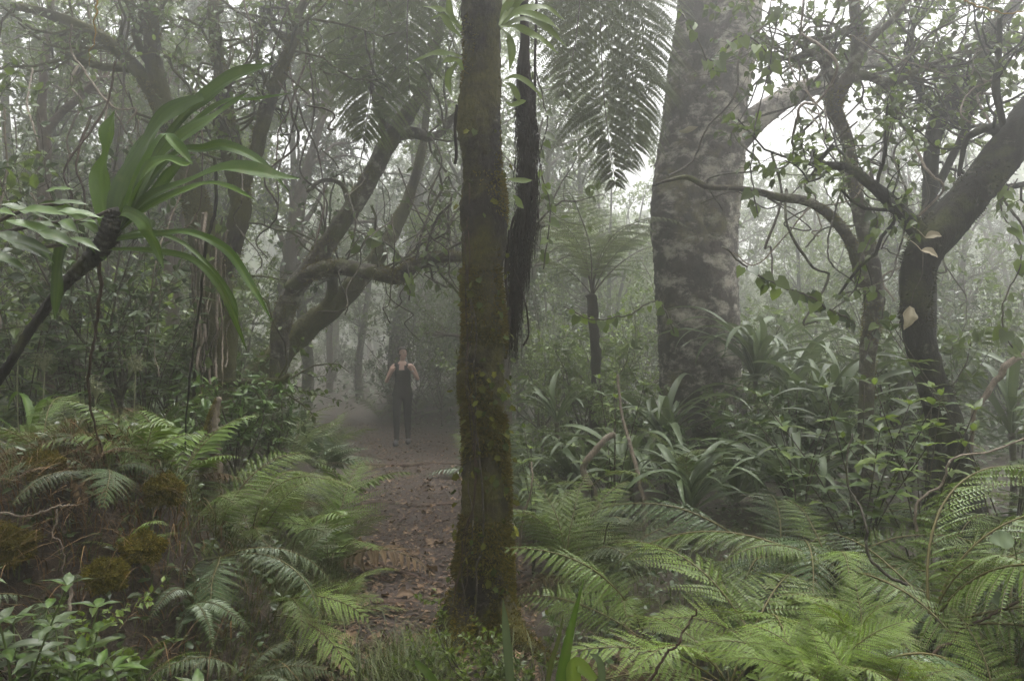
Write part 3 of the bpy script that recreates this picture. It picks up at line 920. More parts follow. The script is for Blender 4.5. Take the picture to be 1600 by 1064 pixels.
# left mossy tree with fork
Y5 = 7.0
tree_px('vine_clad_tree', 'thick dark mossy trunk wrapped in pale dangling roots, beyond the earth mound', [(318, 760, Y5, 35.9), (325, 680, Y5, 32.8), (333, 610, Y5, 31.2), (340, 540, Y5, 29.6), (338, 470, Y5, 28.1), (326, 400, Y5, 23.4), (312, 340, Y5, 20.3), (296, 280, Y5, 18.7), (274, 215, Y5, 17.2), (258, 175, Y5, 16.4), (245, 125, Y5, 14.0), (238, 70, Y5, 12.5), (236, 0, Y5, 11.7), (230, -120, Y5, 9.4), (228, -260, Y5, 7.0)],
        [[(262, 190, Y5, 13.3), (235, 140, Y5, 11.7), (205, 100, Y5, 10.9), (165, 64, Y5, 10.1), (120, 38, Y5, 8.6), (70, 20, Y5, 7.0), (20, 10, Y5, 6.2)],
         [(203, 108, Y5, 5.5), (160, 104, Y5, 5.5), (125, 95, Y5, 4.7), (104, 86, Y5, 3.1)], [(122, 92, Y5, 3.1), (126, 78, Y5, 3.1), (126, 64, Y5, 2.3)],
         [(244, 112, Y5, 7.0), (222, 80, Y5, 6.2), (212, 50, Y5, 6.2), (228, 25, Y5, 4.7), (245, -20, Y5, 3.9)],
         [(335, 450, Y5, 15.6), (362, 390, Y5, 17.2), (375, 320, Y5, 16.4), (368, 260, Y5, 15.6), (355, 200, Y5, 14.0), (345, 120, Y5, 10.9), (335, 40, Y5, 9.4), (330, -60, Y5, 7.0)],
         [(375, 300, Y5, 12.5), (398, 240, Y5, 10.9), (418, 170, Y5, 10.9), (440, 110, Y5, 10.1), (462, 50, Y5, 9.4), (468, 20, Y5, 7.0), (500, -40, Y5, 5.5)],
         [(330, 600, Y5 - .2, 7.0), (370, 598, Y5 - .3, 6.2), (410, 596, Y5 - .4, 5.5), (438, 595, Y5 - .4, 4.7), (452, 585, Y5 - .4, 3.1)],
         [(450, 70, Y5, 4.7), (425, 40, Y5, 3.9), (420, 10, Y5, 3.1)]],
        M['bark_moss'], 36, M['leaf'], 90, 560, 6, .062, .038, T_OVA, .16, 22, (.35, 1.1), (.15, .5), .35, fine=.04, curl=.32)
# thin forked tree far left
tree_px('slim_forked_tree', 'thin pale forked tree in mist above the long strap-leaved plant', [(78, 700, 9., 11), (72, 520, 9., 10), (68, 380, 9., 10), (70, 230, 9., 10), (66, 180, 9., 7), (68, 120, 9., 6.5), (75, 60, 9., 6), (80, 0, 9., 5), (82, -120, 9., 4)],
        [[(72, 205, 9., 8), (95, 178, 9., 6), (125, 152, 9., 6), (150, 130, 9., 5), (168, 120, 9., 3)], [(128, 150, 9., 4), (120, 120, 9., 4), (108, 95, 9., 3)]],
        M['bark_red'], 37, M['leaf'], 24, 120, 6, .07, .04, T_DIA, .1, 10)

# ------------------------------------------------------------------ ferns
def frond_meshes(name, Lr, wmax, npin, npul, th0, bend, prof=(.55, .75), fwd=25., droop=.25, pl=.17, pw=.36, pdroop=.25, once=False, stalk=.14, seed=0, sag=.0,
                 mats=None, path=None, up=None, srad=.006):
    """one frond: (blade mesh, stalk mesh); canonical frond starts at the origin and heads +X, arching in XZ"""
    rng = rng_(seed)
    n = 60
    if path is None:
        th = np.radians(th0 - bend * np.linspace(0, 1, n) ** 1.25)
        lat = np.cumsum(rng.normal(0, .006, n))
        st = Lr / (n - 1)
        P = np.stack([np.concatenate([[0], np.cumsum(np.cos(th[:-1])) * st]), np.concatenate([[0], np.cumsum(lat[:-1])]) * st * 3, np.concatenate([[0], np.cumsum(np.sin(th[:-1])) * st])], -1)
    else:
        P = spl(path, n)
    T = nrm(np.gradient(P, axis=0))
    upv = np.array([0, 0, 1.]) if up is None else np.asarray(up, float)
    if path is None:
        B = np.cross(np.stack([-np.sin(th), 0 * th, np.cos(th)], -1), T)
        B = nrm(B)
    else:
        B = nrm(np.cross(np.broadcast_to(upv, T.shape), T))
    Nn = np.cross(T, B)
    ti = np.linspace(stalk, .985, npin)
    ui = (ti - stalk) / (1 - stalk)
    ix = ti * (n - 1)
    i0 = ix.astype(int)
    f = (ix - i0)[:, None]
    i1 = np.minimum(i0 + 1, n - 1)
    p0 = P[i0] * (1 - f) + P[i1] * f
    W = wmax * np.clip(np.minimum((ui + .12) / prof[0], 1.) ** .75 * (np.clip((1.03 - ui) / (1 - prof[0] * .6), 0, 1)) ** prof[1], .02, 1)
    mb = MB()
    sb = MB()
    tube(sb, P, srad * np.linspace(1, .25, n), 5, None, n=24)
    grav = np.array([0, 0, -1.])
    for s in (-1, 1):
        A = np.radians(fwd + rng.normal(0, 4, npin) + 18 * ui)[:, None]
        d = nrm(B[i0] * s * np.cos(A) + T[i0] * np.sin(A) - Nn[i0] * rng.normal(.05, .06, npin)[:, None])
        L = W * rng.uniform(.9, 1.08, npin)
        L[rng.uniform(size=npin) < .03] *= .35
        if once:
            m = npin
            scatter(mb, T_LANCE, p0, d + grav * droop * .4, Nn[i0] + rng.normal(0, .12, (m, 3)), L, np.clip(L * pw, .004, None), np.clip(rng.normal(.5, .2, m), 0, 1))
            continue
        u = np.linspace(.05, 1, npul)
        dr = droop * rng.uniform(.7, 1.3, npin)
        C = p0[:, None] + (L[:, None] * u[None])[..., None] * d[:, None] + (L * dr)[:, None, None] * (u ** 2)[None, :, None] * (grav * .6 - Nn[i0] * .4)[:, None]
        TT = nrm(np.gradient(C, axis=1))
        NN = Nn[i0][:, None] - TT * (Nn[i0][:, None] * TT).sum(-1, keepdims=True)
        NN = nrm(NN)
        BB = np.cross(NN, TT)
        # midrib
        k = np.array([0, npul // 2, npul - 1])
        rib = C[:, k]
        tubes(sb, rib, np.full((npin, 3), srad * .28) * np.linspace(1, .4, 3), 3)
        pu_ = np.minimum((u + .2) / .35, 1) * np.clip((1.06 - u) / .75, 0, 1) ** .7
        ll = np.clip(pl * (.35 * wmax + .65 * W)[:, None] * pu_[None], .002, None)
        for e in (-1, 1):
            D = BB * e + TT * .45 - NN * pdroop + rng.normal(0, .08, C.shape)
            cs = np.clip(rng.normal(.5, .16, (npin, 1)) + rng.normal(0, .13, (npin, npul)), 0, 1)
            scatter(mb, T_DIA, C.reshape(-1, 3), D.reshape(-1, 3), (NN + rng.normal(0, .15, C.shape)).reshape(-1, 3), ll.ravel(), (ll * pw).ravel(), cs.ravel())
    ms = mats or (M['fern'], M['rachis'])
    return mb.mesh(name, ms[0], smooth=False), sb.mesh('stalk', ms[1])

FR = {'tree': [], 'lacy': [], 'sword': [], 'broad': []}
for q in range(4):
    FR['tree'].append(frond_meshes('frond', 1., .30, 22, 22, [58, 40, 70, 25][q], [80, 75, 120, 60][q], (.45, .8), 22, .3, .082, .46, .35, seed=50 + q))
    FR['lacy'].append(frond_meshes('frond', 1., .40, 15, 20, [55, 35, 65, 20][q], [75, 55, 95, 45][q], (.22, .9), 32, .18, .085, .5, .1, stalk=.25, seed=60 + q, mats=(M['fern_pale'], M['rachis'])))
    FR['sword'].append(frond_meshes('frond', 1., .13, 34, 0, [60, 40, 75, 30][q], [95, 70, 120, 70][q], (.3, .7), 12, .3, pw=.24, once=True, seed=70 + q, srad=.005))
    FR['broad'].append(frond_meshes('frond', 1., .26, 17, 0, [50, 35, 60, 25][q], [70, 60, 95, 55][q], (.3, .75), 25, .35, pw=.24, once=True, seed=80 + q, srad=.006))

def add_frond(root, kind, q, mat, rach, az, pitch, roll, sc, loc=(0, 0, 0)):
    bm_, sm_ = FR[kind][q]
    f = link('frond', bm_, root, loc, Euler((R_(roll), R_(-pitch), R_(az))), sc)
    setmat(f, mat)
    s = link('stalk', sm_, f)
    setmat(s, rach)
    return f

def fern(pos, kind, n, sc, label, az=(0, 360), pitch=(-10, 25), mat='fern', rach='rachis', hub=0., seed=1, group=None, name='fern', hubr=.03, dead=0):
    rng = rng_(seed)
    root = thing(name, label, 'fern', pos, group)
    if hub > .05:
        mb = MB()
        tube(mb, [[0, 0, -.05], [rng.normal(0, .02), rng.normal(0, .02), hub * .5], [0, 0, hub]], [hubr * 1.3, hubr, hubr * .9], 10, rng, .25, 3., 20, .5, .1)
        link('stem', mb.mesh('stem', M['fibre']), root)
    if isinstance(az, list):
        azs = az
    else:
        azs = list(np.linspace(az[0], az[1], n, endpoint=(az[1] - az[0] < 350)) + rng.normal(0, 9, n))
    for k, a in enumerate(azs):
        p = rng.uniform(*pitch)
        dd = k < dead or rng.uniform() < .06
        add_frond(root, kind, int(rng.integers(4)), M['fern_dead'] if dd else M[mat], M[rach], a, p - (45 if dd else 0), rng.normal(0, 16), sc * rng.uniform(.55, 1.15), (0, 0, hub))
    return root

def F(px, Y, *a, dz=0., **k):
    return fern(gp(px, Y, dz), *a, **k)

# right side of the path
F(1300, 3.9, 'tree', 12, 1.15, 'broad spreading green fern with fronds layered beside the contorted vine, in front of strap leaves', (20, 340), (-28, 2), 'fern', hub=.36, seed=101)
F(1455, 3.3, 'tree', 8, 1.2, 'dark green fern with ribbed fronds arching down, below the curved trunk', [-15, -50, -80, 20, -30, 0, -65, 140], (-12, 14), 'fern', hub=.3, seed=102, hubr=.03)
F(1140, 3.1, 'lacy', 8, .8, 'light green lacy fern fanning out left of the bright young fern clump', [170, 135, 100, 60, 195, 20, 225, 150], (-20, 8), 'fern_pale', 'rachis', hub=.3, seed=103)
F(890, 5.1, 'tree', 8, .95, 'upright green fern with a dense fan of fronds just right of the mossy trunk', [110, 80, 50, 20, 140, -30, 215], (15, 40), 'fern_pale', seed=104)
F(1175, 2.55, 'broad', 5, .75, 'fern with long separate dark leaflets at the bottom edge, below the lacy fern', [160, 135, 185, 110, 60], (10, 30), 'fern', seed=105)
F(1590, 2.6, 'tree', 6, .9, 'light green fern frond clump in the bottom right corner', [150, 180, 120, 205, 90], (5, 25), 'fern_pale', seed=106)
for k, (px, Y, hb_, n_, lab) in enumerate(((1285, 2.5, .40, 13, 'bright yellow-green young fern clump at the bottom, right of centre'), (1345, 2.6, .42, 13, 'tallest of the bright young fern clumps at the bottom'),
                                         (1400, 2.5, .30, 12, 'small bright green fern tuft tucked below the dark ribbed fern'), (1240, 2.6, .42, 9, 'little bright fern sprig beside the dark leafleted fern'),
                                         (1330, 2.35, .30, 13, 'lowest bright young fern clump on the bottom edge'))):
    F(px, Y, 'lacy', n_ + 3, .34, lab, (0, 360), (-15, 40), 'fern_bright', seed=107 + 900 * k, hub=hb_ + .12, hubr=.008)
F(925, 5.9, 'lacy', 4, .55, 'single pale flat fern spread beside the crooked pale branch', [175, 5, 215, -40], (-25, -10), 'fern_pale', seed=109, hub=.55, hubr=.012)
F(1010, 4.2, 'tree', 7, 1.0, 'fern with brownish curled fronds sprawling between mossy trunk and lacy fern', (0, 360), (-5, 15), 'fern', seed=110, dead=2)
F(1480, 4.2, 'tree', 9, 1.15, 'shaded green fern behind the dark ribbed fern under the curved trunk', (0, 360), (-25, 0), 'fern', seed=111, hub=.2)
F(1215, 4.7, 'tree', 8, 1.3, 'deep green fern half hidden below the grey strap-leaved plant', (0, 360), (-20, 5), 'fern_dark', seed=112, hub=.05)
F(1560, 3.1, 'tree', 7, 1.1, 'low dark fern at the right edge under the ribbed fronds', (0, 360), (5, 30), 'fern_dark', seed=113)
F(1060, 2.5, 'broad', 4, .5, 'small dark green fern at the bottom edge beside the pale curling strap leaf', (60, 200), (10, 35), 'fern', seed=114)
F(1330, 3.3, 'tree', 9, .8, 'mid-green fern between the layered fern and the bright young clump', (0, 360), (-25, 5), 'fern_pale', seed=115, hub=.2)
F(1180, 3.5, 'lacy', 8, .9, 'light fern with flat fronds behind the lacy fern', (0, 360), (-15, 12), 'fern_pale', 'rachis', seed=116, hub=.25)
# left bank
F(395, 4.55, 'tree', 8, .82, 'pale green fern arching over the top right shoulder of the mound', [10, -15, 35, 75, -40, 120, 160, -70], (0, 20), 'fern_pale', seed=121, hub=.12)
F(425, 3.95, 'lacy', 4, .62, 'bright broad fern frond reaching over the path edge from the bank', [-12, -40, 15, -60], (-30, -12), 'fern_pale', seed=122, hub=.05)
F(205, 3.55, 'sword', 5, .36, 'small light green comb-like fern jutting from the dark mound', [-10, -35, 20, -70, 200], (-5, 15), 'fern_pale', seed=123, dz=.02)
F(285, 4.35, 'broad', 9, .62, 'bushy dark fern with glossy leaflets crowning the mound', (0, 360), (0, 25), 'fern', seed=124, hub=.06)
F(245, 5.7, 'broad', 5, .75, 'upright feathery fern with golden stalks behind the mound', (0, 360), (30, 45), 'fern', 'rachis_gold', seed=125)
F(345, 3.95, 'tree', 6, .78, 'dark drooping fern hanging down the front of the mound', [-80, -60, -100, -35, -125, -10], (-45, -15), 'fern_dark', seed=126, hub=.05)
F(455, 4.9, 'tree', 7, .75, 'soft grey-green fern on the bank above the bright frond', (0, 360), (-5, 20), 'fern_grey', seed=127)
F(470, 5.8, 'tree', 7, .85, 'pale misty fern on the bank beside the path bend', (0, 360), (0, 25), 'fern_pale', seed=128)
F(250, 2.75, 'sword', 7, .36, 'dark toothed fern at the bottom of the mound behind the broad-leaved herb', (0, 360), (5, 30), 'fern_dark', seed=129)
F(380, 3.5, 'tree', 6, .55, 'shadowy grey fern low on the front of the bank', [-60, -90, -30, 0, -120, 30], (-30, 5), 'fern_grey', seed=130)
F(120, 3.7, 'sword', 6, .38, 'brown withered fern on top of the mound', (0, 360), (-30, 0), 'fern_dead', 'rachis_dark', seed=131)
F(300, 3.6, 'sword', 6, .40, 'grey-green comb fern hanging on the mound below the glossy fern', [-60, -100, -30, -80, 0, 180], (-35, 0), 'fern_grey', seed=132)
F(215, 3.2, 'sword', 5, .36, 'yellowish slender fern fronds on the lower face of the mound', [-30, 10, -60, 150, 40], (5, 30), 'fern', seed=133)
F(225, 4.0, 'broad', 8, .55, 'glossy-leafleted fern on the mound top left of the bushy crowning fern', (0, 360), (-10, 20), 'fern', seed=134)
F(340, 4.15, 'tree', 8, .7, 'fresh green fern on the mound top beside the yellow mossy stump', (0, 360), (-10, 20), 'fern', seed=135)
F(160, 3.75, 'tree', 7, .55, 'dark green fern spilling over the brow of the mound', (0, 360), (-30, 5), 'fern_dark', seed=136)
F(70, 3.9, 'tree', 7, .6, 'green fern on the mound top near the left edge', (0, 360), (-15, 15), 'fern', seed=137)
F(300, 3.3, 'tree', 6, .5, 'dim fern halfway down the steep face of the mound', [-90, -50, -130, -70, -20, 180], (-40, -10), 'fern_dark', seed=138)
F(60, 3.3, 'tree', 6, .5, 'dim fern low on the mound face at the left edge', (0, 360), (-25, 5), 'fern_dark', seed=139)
F(520, 4.6, 'lacy', 6, .5, 'pale fern leaning out over the path edge past the bright broad frond', [0, -30, 30, -60, 60, 90], (-15, 10), 'fern_pale', seed=141)
# more ferns along the path and in the undergrowth, hard to tell apart
rng = rng_(140)
for k in range(78):
    Y = rng.uniform(5.2, 13.5) if k < 70 else rng.uniform(15.5, 18)
    side = -1 if k % 2 else 1
    X = pcen(Y) + side * (phw(Y) + (rng.uniform(.15, 2.6 + .25 * Y) if k < 46 else rng.uniform(.12, .5)))
    if k >= 70:
        X = (rng.uniform(560, 730) - CX) / FPX * Y
    z = float(gz(X, Y))
    kd, mt = int(rng.integers(4)), int(rng.integers(4))
    fl = '%s %s fern %s the path %s' % (['mid-green', 'pale', 'grey-green', 'dark'][mt], ['feathery', 'feathery', 'lacy', 'broad-leafleted'][kd], 'left of' if side < 0 else 'right of',
                                       'level with the mossy trunk' if Y < 7 else 'short of the walker' if Y < 10.5 else 'level with the walker')
    fern((X, Y, z), ['tree', 'tree', 'lacy', 'broad'][kd], int(rng.integers(5, 8)), rng.uniform(.55, .95), fl, (0, 360), (0, 30),
         ['fern', 'fern_pale', 'fern_grey', 'fern_dark'][mt], seed=200 + k, group='ferns of the misty undergrowth')

# tree fern whose crown stands above the picture, behind the mossy trunk --------------------------
YT = 8.0
tb = gp(766, YT)
tf = thing('tree_fern', 'tall tree fern whose big fronds hang down either side of the mossy trunk', 'tree fern', tb)
hub = np.array([tb[0], YT, 5.6])
mb = MB()
tube(mb, [tb - [0, 0, .05], (tb + hub) / 2 + [.02, 0, 0], hub], [.12, .085, .09], 14, rng, .2, 3., 60, .5, .12)
link('trunk', mb.mesh('trunk', M['fibre'], tb), tf)
def hang(pts, w, seed, npin=24, npul=24, up=(0, -1, .25), droop=.7, fwd=8, pl=.115, mat='treefern', prof=(.35, .75)):
    P = np.array([at(a, b, y) for a, b, y in pts])
    P = np.vstack([hub, P]) if abs(P[0, 2] - hub[2]) < 3 and pts[0][1] < 0 else P
    b_, s_ = frond_meshes('frond', 1, w, npin, npul, 0, 0, prof, fwd, droop, pl, .23, .3, seed=seed, mats=(M[mat], M['rachis_dark']), path=P, up=up, stalk=.25, srad=.012)
    f = link('frond', b_, tf, -np.asarray(tb))
    link('stalk', s_, f)
hang([(700, -150, 7.90), (620, -90, 7.70), (588, 0, 7.60), (584, 90, 7.60), (578, 160, 7.60), (566, 215, 7.60)], 0.95, 301, 23, 58)
hang([(660, -160, 8.50), (560, -110, 8.90), (520, -20, 9.00), (505, 70, 9.00), (495, 170, 9.00)], 0.95, 302, 21, 54)
hang([(860, -150, 7.90), (915, -80, 7.80), (936, 20, 7.70), (942, 130, 7.70), (950, 210, 7.70), (962, 290, 7.70)], 0.95, 303, 24, 58)
hang([(880, -160, 8.40), (970, -110, 8.80), (1000, 0, 8.90), (1005, 110, 8.90), (1000, 220, 8.90)], 0.92, 304, 21, 54)
hang([(800, -170, 7.50), (880, -130, 7.20), (905, -40, 7.10), (900, 60, 7.10), (880, 150, 7.10)], 0.73, 305, 21, 52)
hang([(720, -150, 7.70), (660, -110, 7.50), (640, -20, 7.40), (636, 60, 7.40), (640, 140, 7.40)], 0.79, 306, 21, 54)
hang([(840, -160, 8.10), (905, -120, 8.50), (960, -30, 8.60), (985, 80, 8.60), (990, 180, 8.60), (985, 260, 8.60)], 0.99, 307, 23, 56)
hang([(690, -150, 8.20), (600, -120, 8.40), (550, -40, 8.50), (540, 50, 8.50), (535, 140, 8.50)], 0.92, 308, 21, 54)
for k, a in enumerate((70, 110, 150, 30, 200, 250, 300)):
    f = add_frond(tf, 'tree', k % 4, M['treefern'], M['rachis_dark'], a, 10, 0, 2.0, hub - tb)
# smaller tree fern in the mist right of the trunk
t2 = gp(925, 9.6)
tf2 = thing('tree_fern', 'misty tree fern with arching fronds between mossy trunk and big lichened trunk', 'tree fern', t2)
mb = MB()
tube(mb, [t2 - [0, 0, .1], t2 + [.05, 0, 1.1], t2 + [.0, 0, 2.1]], [.09, .06, .065], 12, rng, .2, 3., 40, .5, .12)
link('trunk', mb.mesh('trunk', M['fibre'], t2), tf2)
for k, a in enumerate((-5, -40, 25, 60, 100, 150, 190, 225, 260, 300)):
    add_frond(tf2, 'tree', [0, 2, 1, 2][k % 4], M['treefern'], M['rachis_dark'], a, 12, 0, 1.55 + .2 * (k % 3), (0, 0, 2.1))

# ------------------------------------------------------------------ long strap-leaved plant, upper left
YD = 3.0
db = gp(-120, YD)
dp = thing('strap_leaved_plant', 'leaning cane topped by long glossy green strap leaves, upper left', 'plant', db)
P, r = limb_px([(-110, 760, YD, 9), (-60, 660, YD, 9), (0, 590, YD, 7), (45, 520, YD, 7), (82, 468, YD, 8), (115, 430, YD, 10), (150, 398, YD, 14), (172, 362, YD, 17), (182, 330, YD, 12)])
P = np.vstack([db - [0, 0, .05], P])
r = np.concatenate([[.03], r])
mb = MB()
rng = rng_(41)
P_, r_c = spl(P, 150), spl(r, 150)[:, 0]
r_c = r_c * (1 + .10 * (np.arange(150) % 4 == 0) + rng.normal(0, .03, 150))
tube(mb, P_, r_c, 14, rng, .10, 4., 150, .5, .04)
link('cane', mb.mesh('cane', M['bark_dark'], db), dp)
DL = [
    ([(172, 372), (160, 320), (157, 275), (166, 240), (171, 205), (180, 172)], [9, 13, 15, 5, 12, 1], .3, 3.02),
    ([(178, 372), (190, 310), (215, 250), (250, 195), (285, 165), (318, 152)], [9, 18, 22, 20, 13, 7], .12, 3.05),
    ([(200, 330), (250, 235), (290, 180), (325, 148), (370, 120), (427, 100)], [6, 8, 6, 13, 14, 1], .2, 3.08),
    ([(185, 365), (215, 300), (255, 245), (300, 205), (345, 178), (388, 145)], [9, 13, 13, 12, 12, 1], .2, 2.95),
    ([(205, 320), (262, 235), (310, 190), (355, 160), (400, 157), (452, 147)], [5, 6, 6, 7, 5, .6], .35, 3.12),
    ([(190, 350), (240, 275), (281, 238), (318, 234), (354, 229), (404, 252), (452, 300)], [7, 8, 8, 7, 9, 8, .5], .25, 2.98),
    ([(188, 358), (235, 308), (297, 283), (350, 266), (400, 268), (438, 276), (470, 280)], [8, 9, 10, 13, 13, 8, .5], .2, 2.9),
    ([(188, 362), (235, 325), (285, 300), (325, 288), (360, 295), (398, 312)], [7, 8, 8, 7, 6, .5], .25, 2.86),
    ([(185, 340), (200, 332), (225, 348), (242, 378), (256, 420)], [5, 8, 10, 9, .6], .2, 2.75),
    ([(180, 375), (245, 366), (298, 364), (355, 392), (392, 445), (424, 500)], [4, 5, 5.5, 6.5, 6, .5], .2, 2.8),
    ([(170, 390), (230, 392), (300, 405), (345, 450), (370, 505), (386, 548)], [4, 4.5, 5, 5.5, 5, .5], .2, 2.85),
    ([(165, 405), (130, 378), (104, 374), (94, 410), (90, 450), (86, 498)], [4, 5, 8, 11, 10, 1], .15, 2.85),
    ([(190, 350), (220, 280), (248, 222), (262, 215), (282, 235), (302, 258)], [6, 10, 10, 9, 8, .6], .25, 2.82),
    ([(190, 355), (215, 300), (235, 262), (262, 250), (286, 258), (300, 255)], [8, 12, 12, 9, 7, .6], .25, 2.8),
    ([(178, 370), (205, 330), (245, 300), (268, 270), (292, 248), (305, 242)], [8, 10, 9, 8, 5, .6], .25, 3.0),
    ([(176, 380), (140, 350), (110, 330), (70, 322), (40, 330)], [5, 7, 8, 7, .6], .2, 3.1),
    ([(180, 368), (196, 300), (222, 235), (258, 190), (290, 175), (312, 178)], [8, 12, 14, 12, 9, 1], .2, 3.15),
    ([(184, 372), (230, 362), (285, 380), (330, 420), (365, 470), (372, 510)], [3, 4, 4, 4, 4, .5], .2, 3.15),
]
for pxs, hw, fold, Yv in DL:
    pts = [(a, b, 3.0 + (Yv - 3.0) * min(1, k / 2.)) for k, (a, b) in enumerate(pxs)]
    ribbon_part('leaf', dp, db, M['drac'], pts, YD, hw, np.array([[rng.normal(0, .5), -1, .3 + rng.uniform(-.3, .6)], [rng.normal(0, .4), -1, .5 + rng.uniform(-.3, .6)], [rng.normal(0, .6), -.8, .8 + rng.uniform(-.6, .4)]]), fold=fold * 1.8, wave=.3, rng=rng, n=36, c=rng.uniform(.2, .6), cols=11)

# ------------------------------------------------------------------ grey strap-leaved clumps
SL = []
for q in range(4):
    r_ = rng_(90 + q)
    L = 1.
    th = np.radians([75, 60, 85, 45][q] - [130, 110, 175, 90][q] * np.linspace(0, 1, 24) ** 1.4)
    st = 1 / 23.
    P = np.stack([np.concatenate([[0], np.cumsum(np.cos(th[:-1]))]) * st, .04 * np.sin(np.linspace(0, 3, 24)), np.concatenate([[0], np.cumsum(np.sin(th[:-1]))]) * st], -1)
    mb = MB()
    nh = np.stack([-np.sin(th), np.zeros(24), np.cos(th)], -1)
    mb.add(*ribbon(P, np.array([.014, .024, .030, .028, .02, .001]), nh, .3, .25, r_, 24, .5, 5))
    SL.append(mb.mesh('leaf', M['strap_grey']))
def strap_plant(pos, n, sc, label, seed, mat='strap_grey', group=None, hub=.0, pitch=(-10, 20), az=(0, 360)):
    r_ = rng_(seed)
    root = thing('strap_leaf_clump', label, 'plant', pos, group)
    if hub > .05:
        mb = MB()
        tube(mb, [[0, 0, -.05], [.02, 0, hub * .5], [0, 0, hub]], [.03, .025, .025], 8, r_, .15, 3., 16)
        link('stem', mb.mesh('stem', M['bark']), root)
    for k in range(n):
        a = r_.uniform(*az)
        o = link('leaf', SL[r_.integers(4)], root, (0, 0, hub), Euler((R_(r_.normal(0, 14)), R_(-r_.uniform(*pitch)), R_(a))), sc * r_.uniform(.6, 1.15))
        setmat(o, M[mat])
    return root
strap_plant(gp(1075, 5.8), 30, .95, 'grey-green strap-leaved clump at the foot of the big lichened trunk', 401, hub=.2)
strap_plant(gp(1250, 6.0), 28, 1.0, 'grey-green strap-leaved clump right of the big trunk base', 402, hub=.2)
strap_plant(gp(1290, 7.0), 26, 1.3, 'upright dark strap-leaved clump behind the forked tree', 403, 'strap_grey', hub=.6, pitch=(0, 35))
strap_plant(gp(1180, 8.5), 34, 1.35, 'tall misty strap-leaved plant drooping beside the big lichened trunk', 404, hub=1.0)
strap_plant(gp(1235, 8.8), 26, 1.3, 'second tall misty strap-leaved plant between big trunk and forked tree', 405, hub=.8)
strap_plant(gp(870, 8.2), 12, .9, 'thin pale strap-leaved tuft right of the mossy trunk in the mist', 406, hub=.9)
strap_plant(gp(1580, 6.2), 14, 1.2, 'shadowed strap-leaved clump beyond the curved trunk at the right edge', 407, hub=.7)
strap_plant(gp(1150, 6.6), 24, 1.1, 'strap-leaved clump in front of the hollow base of the big trunk', 408, hub=.1)
strap_plant(gp(50, 4.6), 10, .8, 'narrow green strap-leaved tuft behind the mound at the left edge', 409, 'drac', hub=.1)

strap_plant(gp(985, 7.2), 26, 1.0, 'arching strap-leaved clump left of the big trunk base', 410, hub=.25)
strap_plant(gp(900, 7.6), 24, .95, 'strap-leaved clump hiding the foot of the misty tree fern', 411, hub=.3)
strap_plant(gp(1040, 7.9), 26, 1.1, 'hazy strap-leaved clump against the left side of the big trunk', 412, hub=.5)
strap_plant(gp(835, 7.0), 20, .85, 'low strap-leaved clump just right of the mossy trunk', 413, hub=.1)
strap_plant(gp(1330, 6.4), 24, 1.1, 'strap-leaved clump under the forked tree', 414, hub=.4)
strap_plant(gp(1400, 7.6), 22, 1.3, 'tall strap-leaved clump between forked tree and curved trunk', 415, hub=.9)
# blades at the bottom centre
b0 = gp(880, 2.6)
bl = thing('sedge_clump', 'long upright green blades at the bottom edge right of the mossy trunk', 'plant', b0)
for pxs, hw, mt in (([(868, 1110), (880, 1040), (892, 980), (912, 905)], [9, 9, 6, .5], 'drac'), ([(905, 1110), (895, 1050), (905, 1038), (930, 1062)], [9, 12, 11, 6], 'leaf_light'),
                    ([(800, 1110), (795, 1040), (790, 980), (786, 935)], [6, 7, 6, .5], 'strap_grey'), ([(700, 1110), (675, 1060), (655, 1038), (648, 1030)], [5, 6, 5, .5], 'drac'),
                    ([(850, 1100), (860, 1040), (872, 1000), (880, 960)], [4, 4, 3, .4], 'grass'), ([(930, 1100), (940, 1060), (935, 1030), (920, 1020)], [5, 6, 5, .5], 'strap_grey')):
    ribbon_part('blade', bl, b0, M[mt], [(a, b, 2.6) for a, b in pxs], 2.6, hw, (.2, -1, .2), fold=.2, n=18, cols=5)

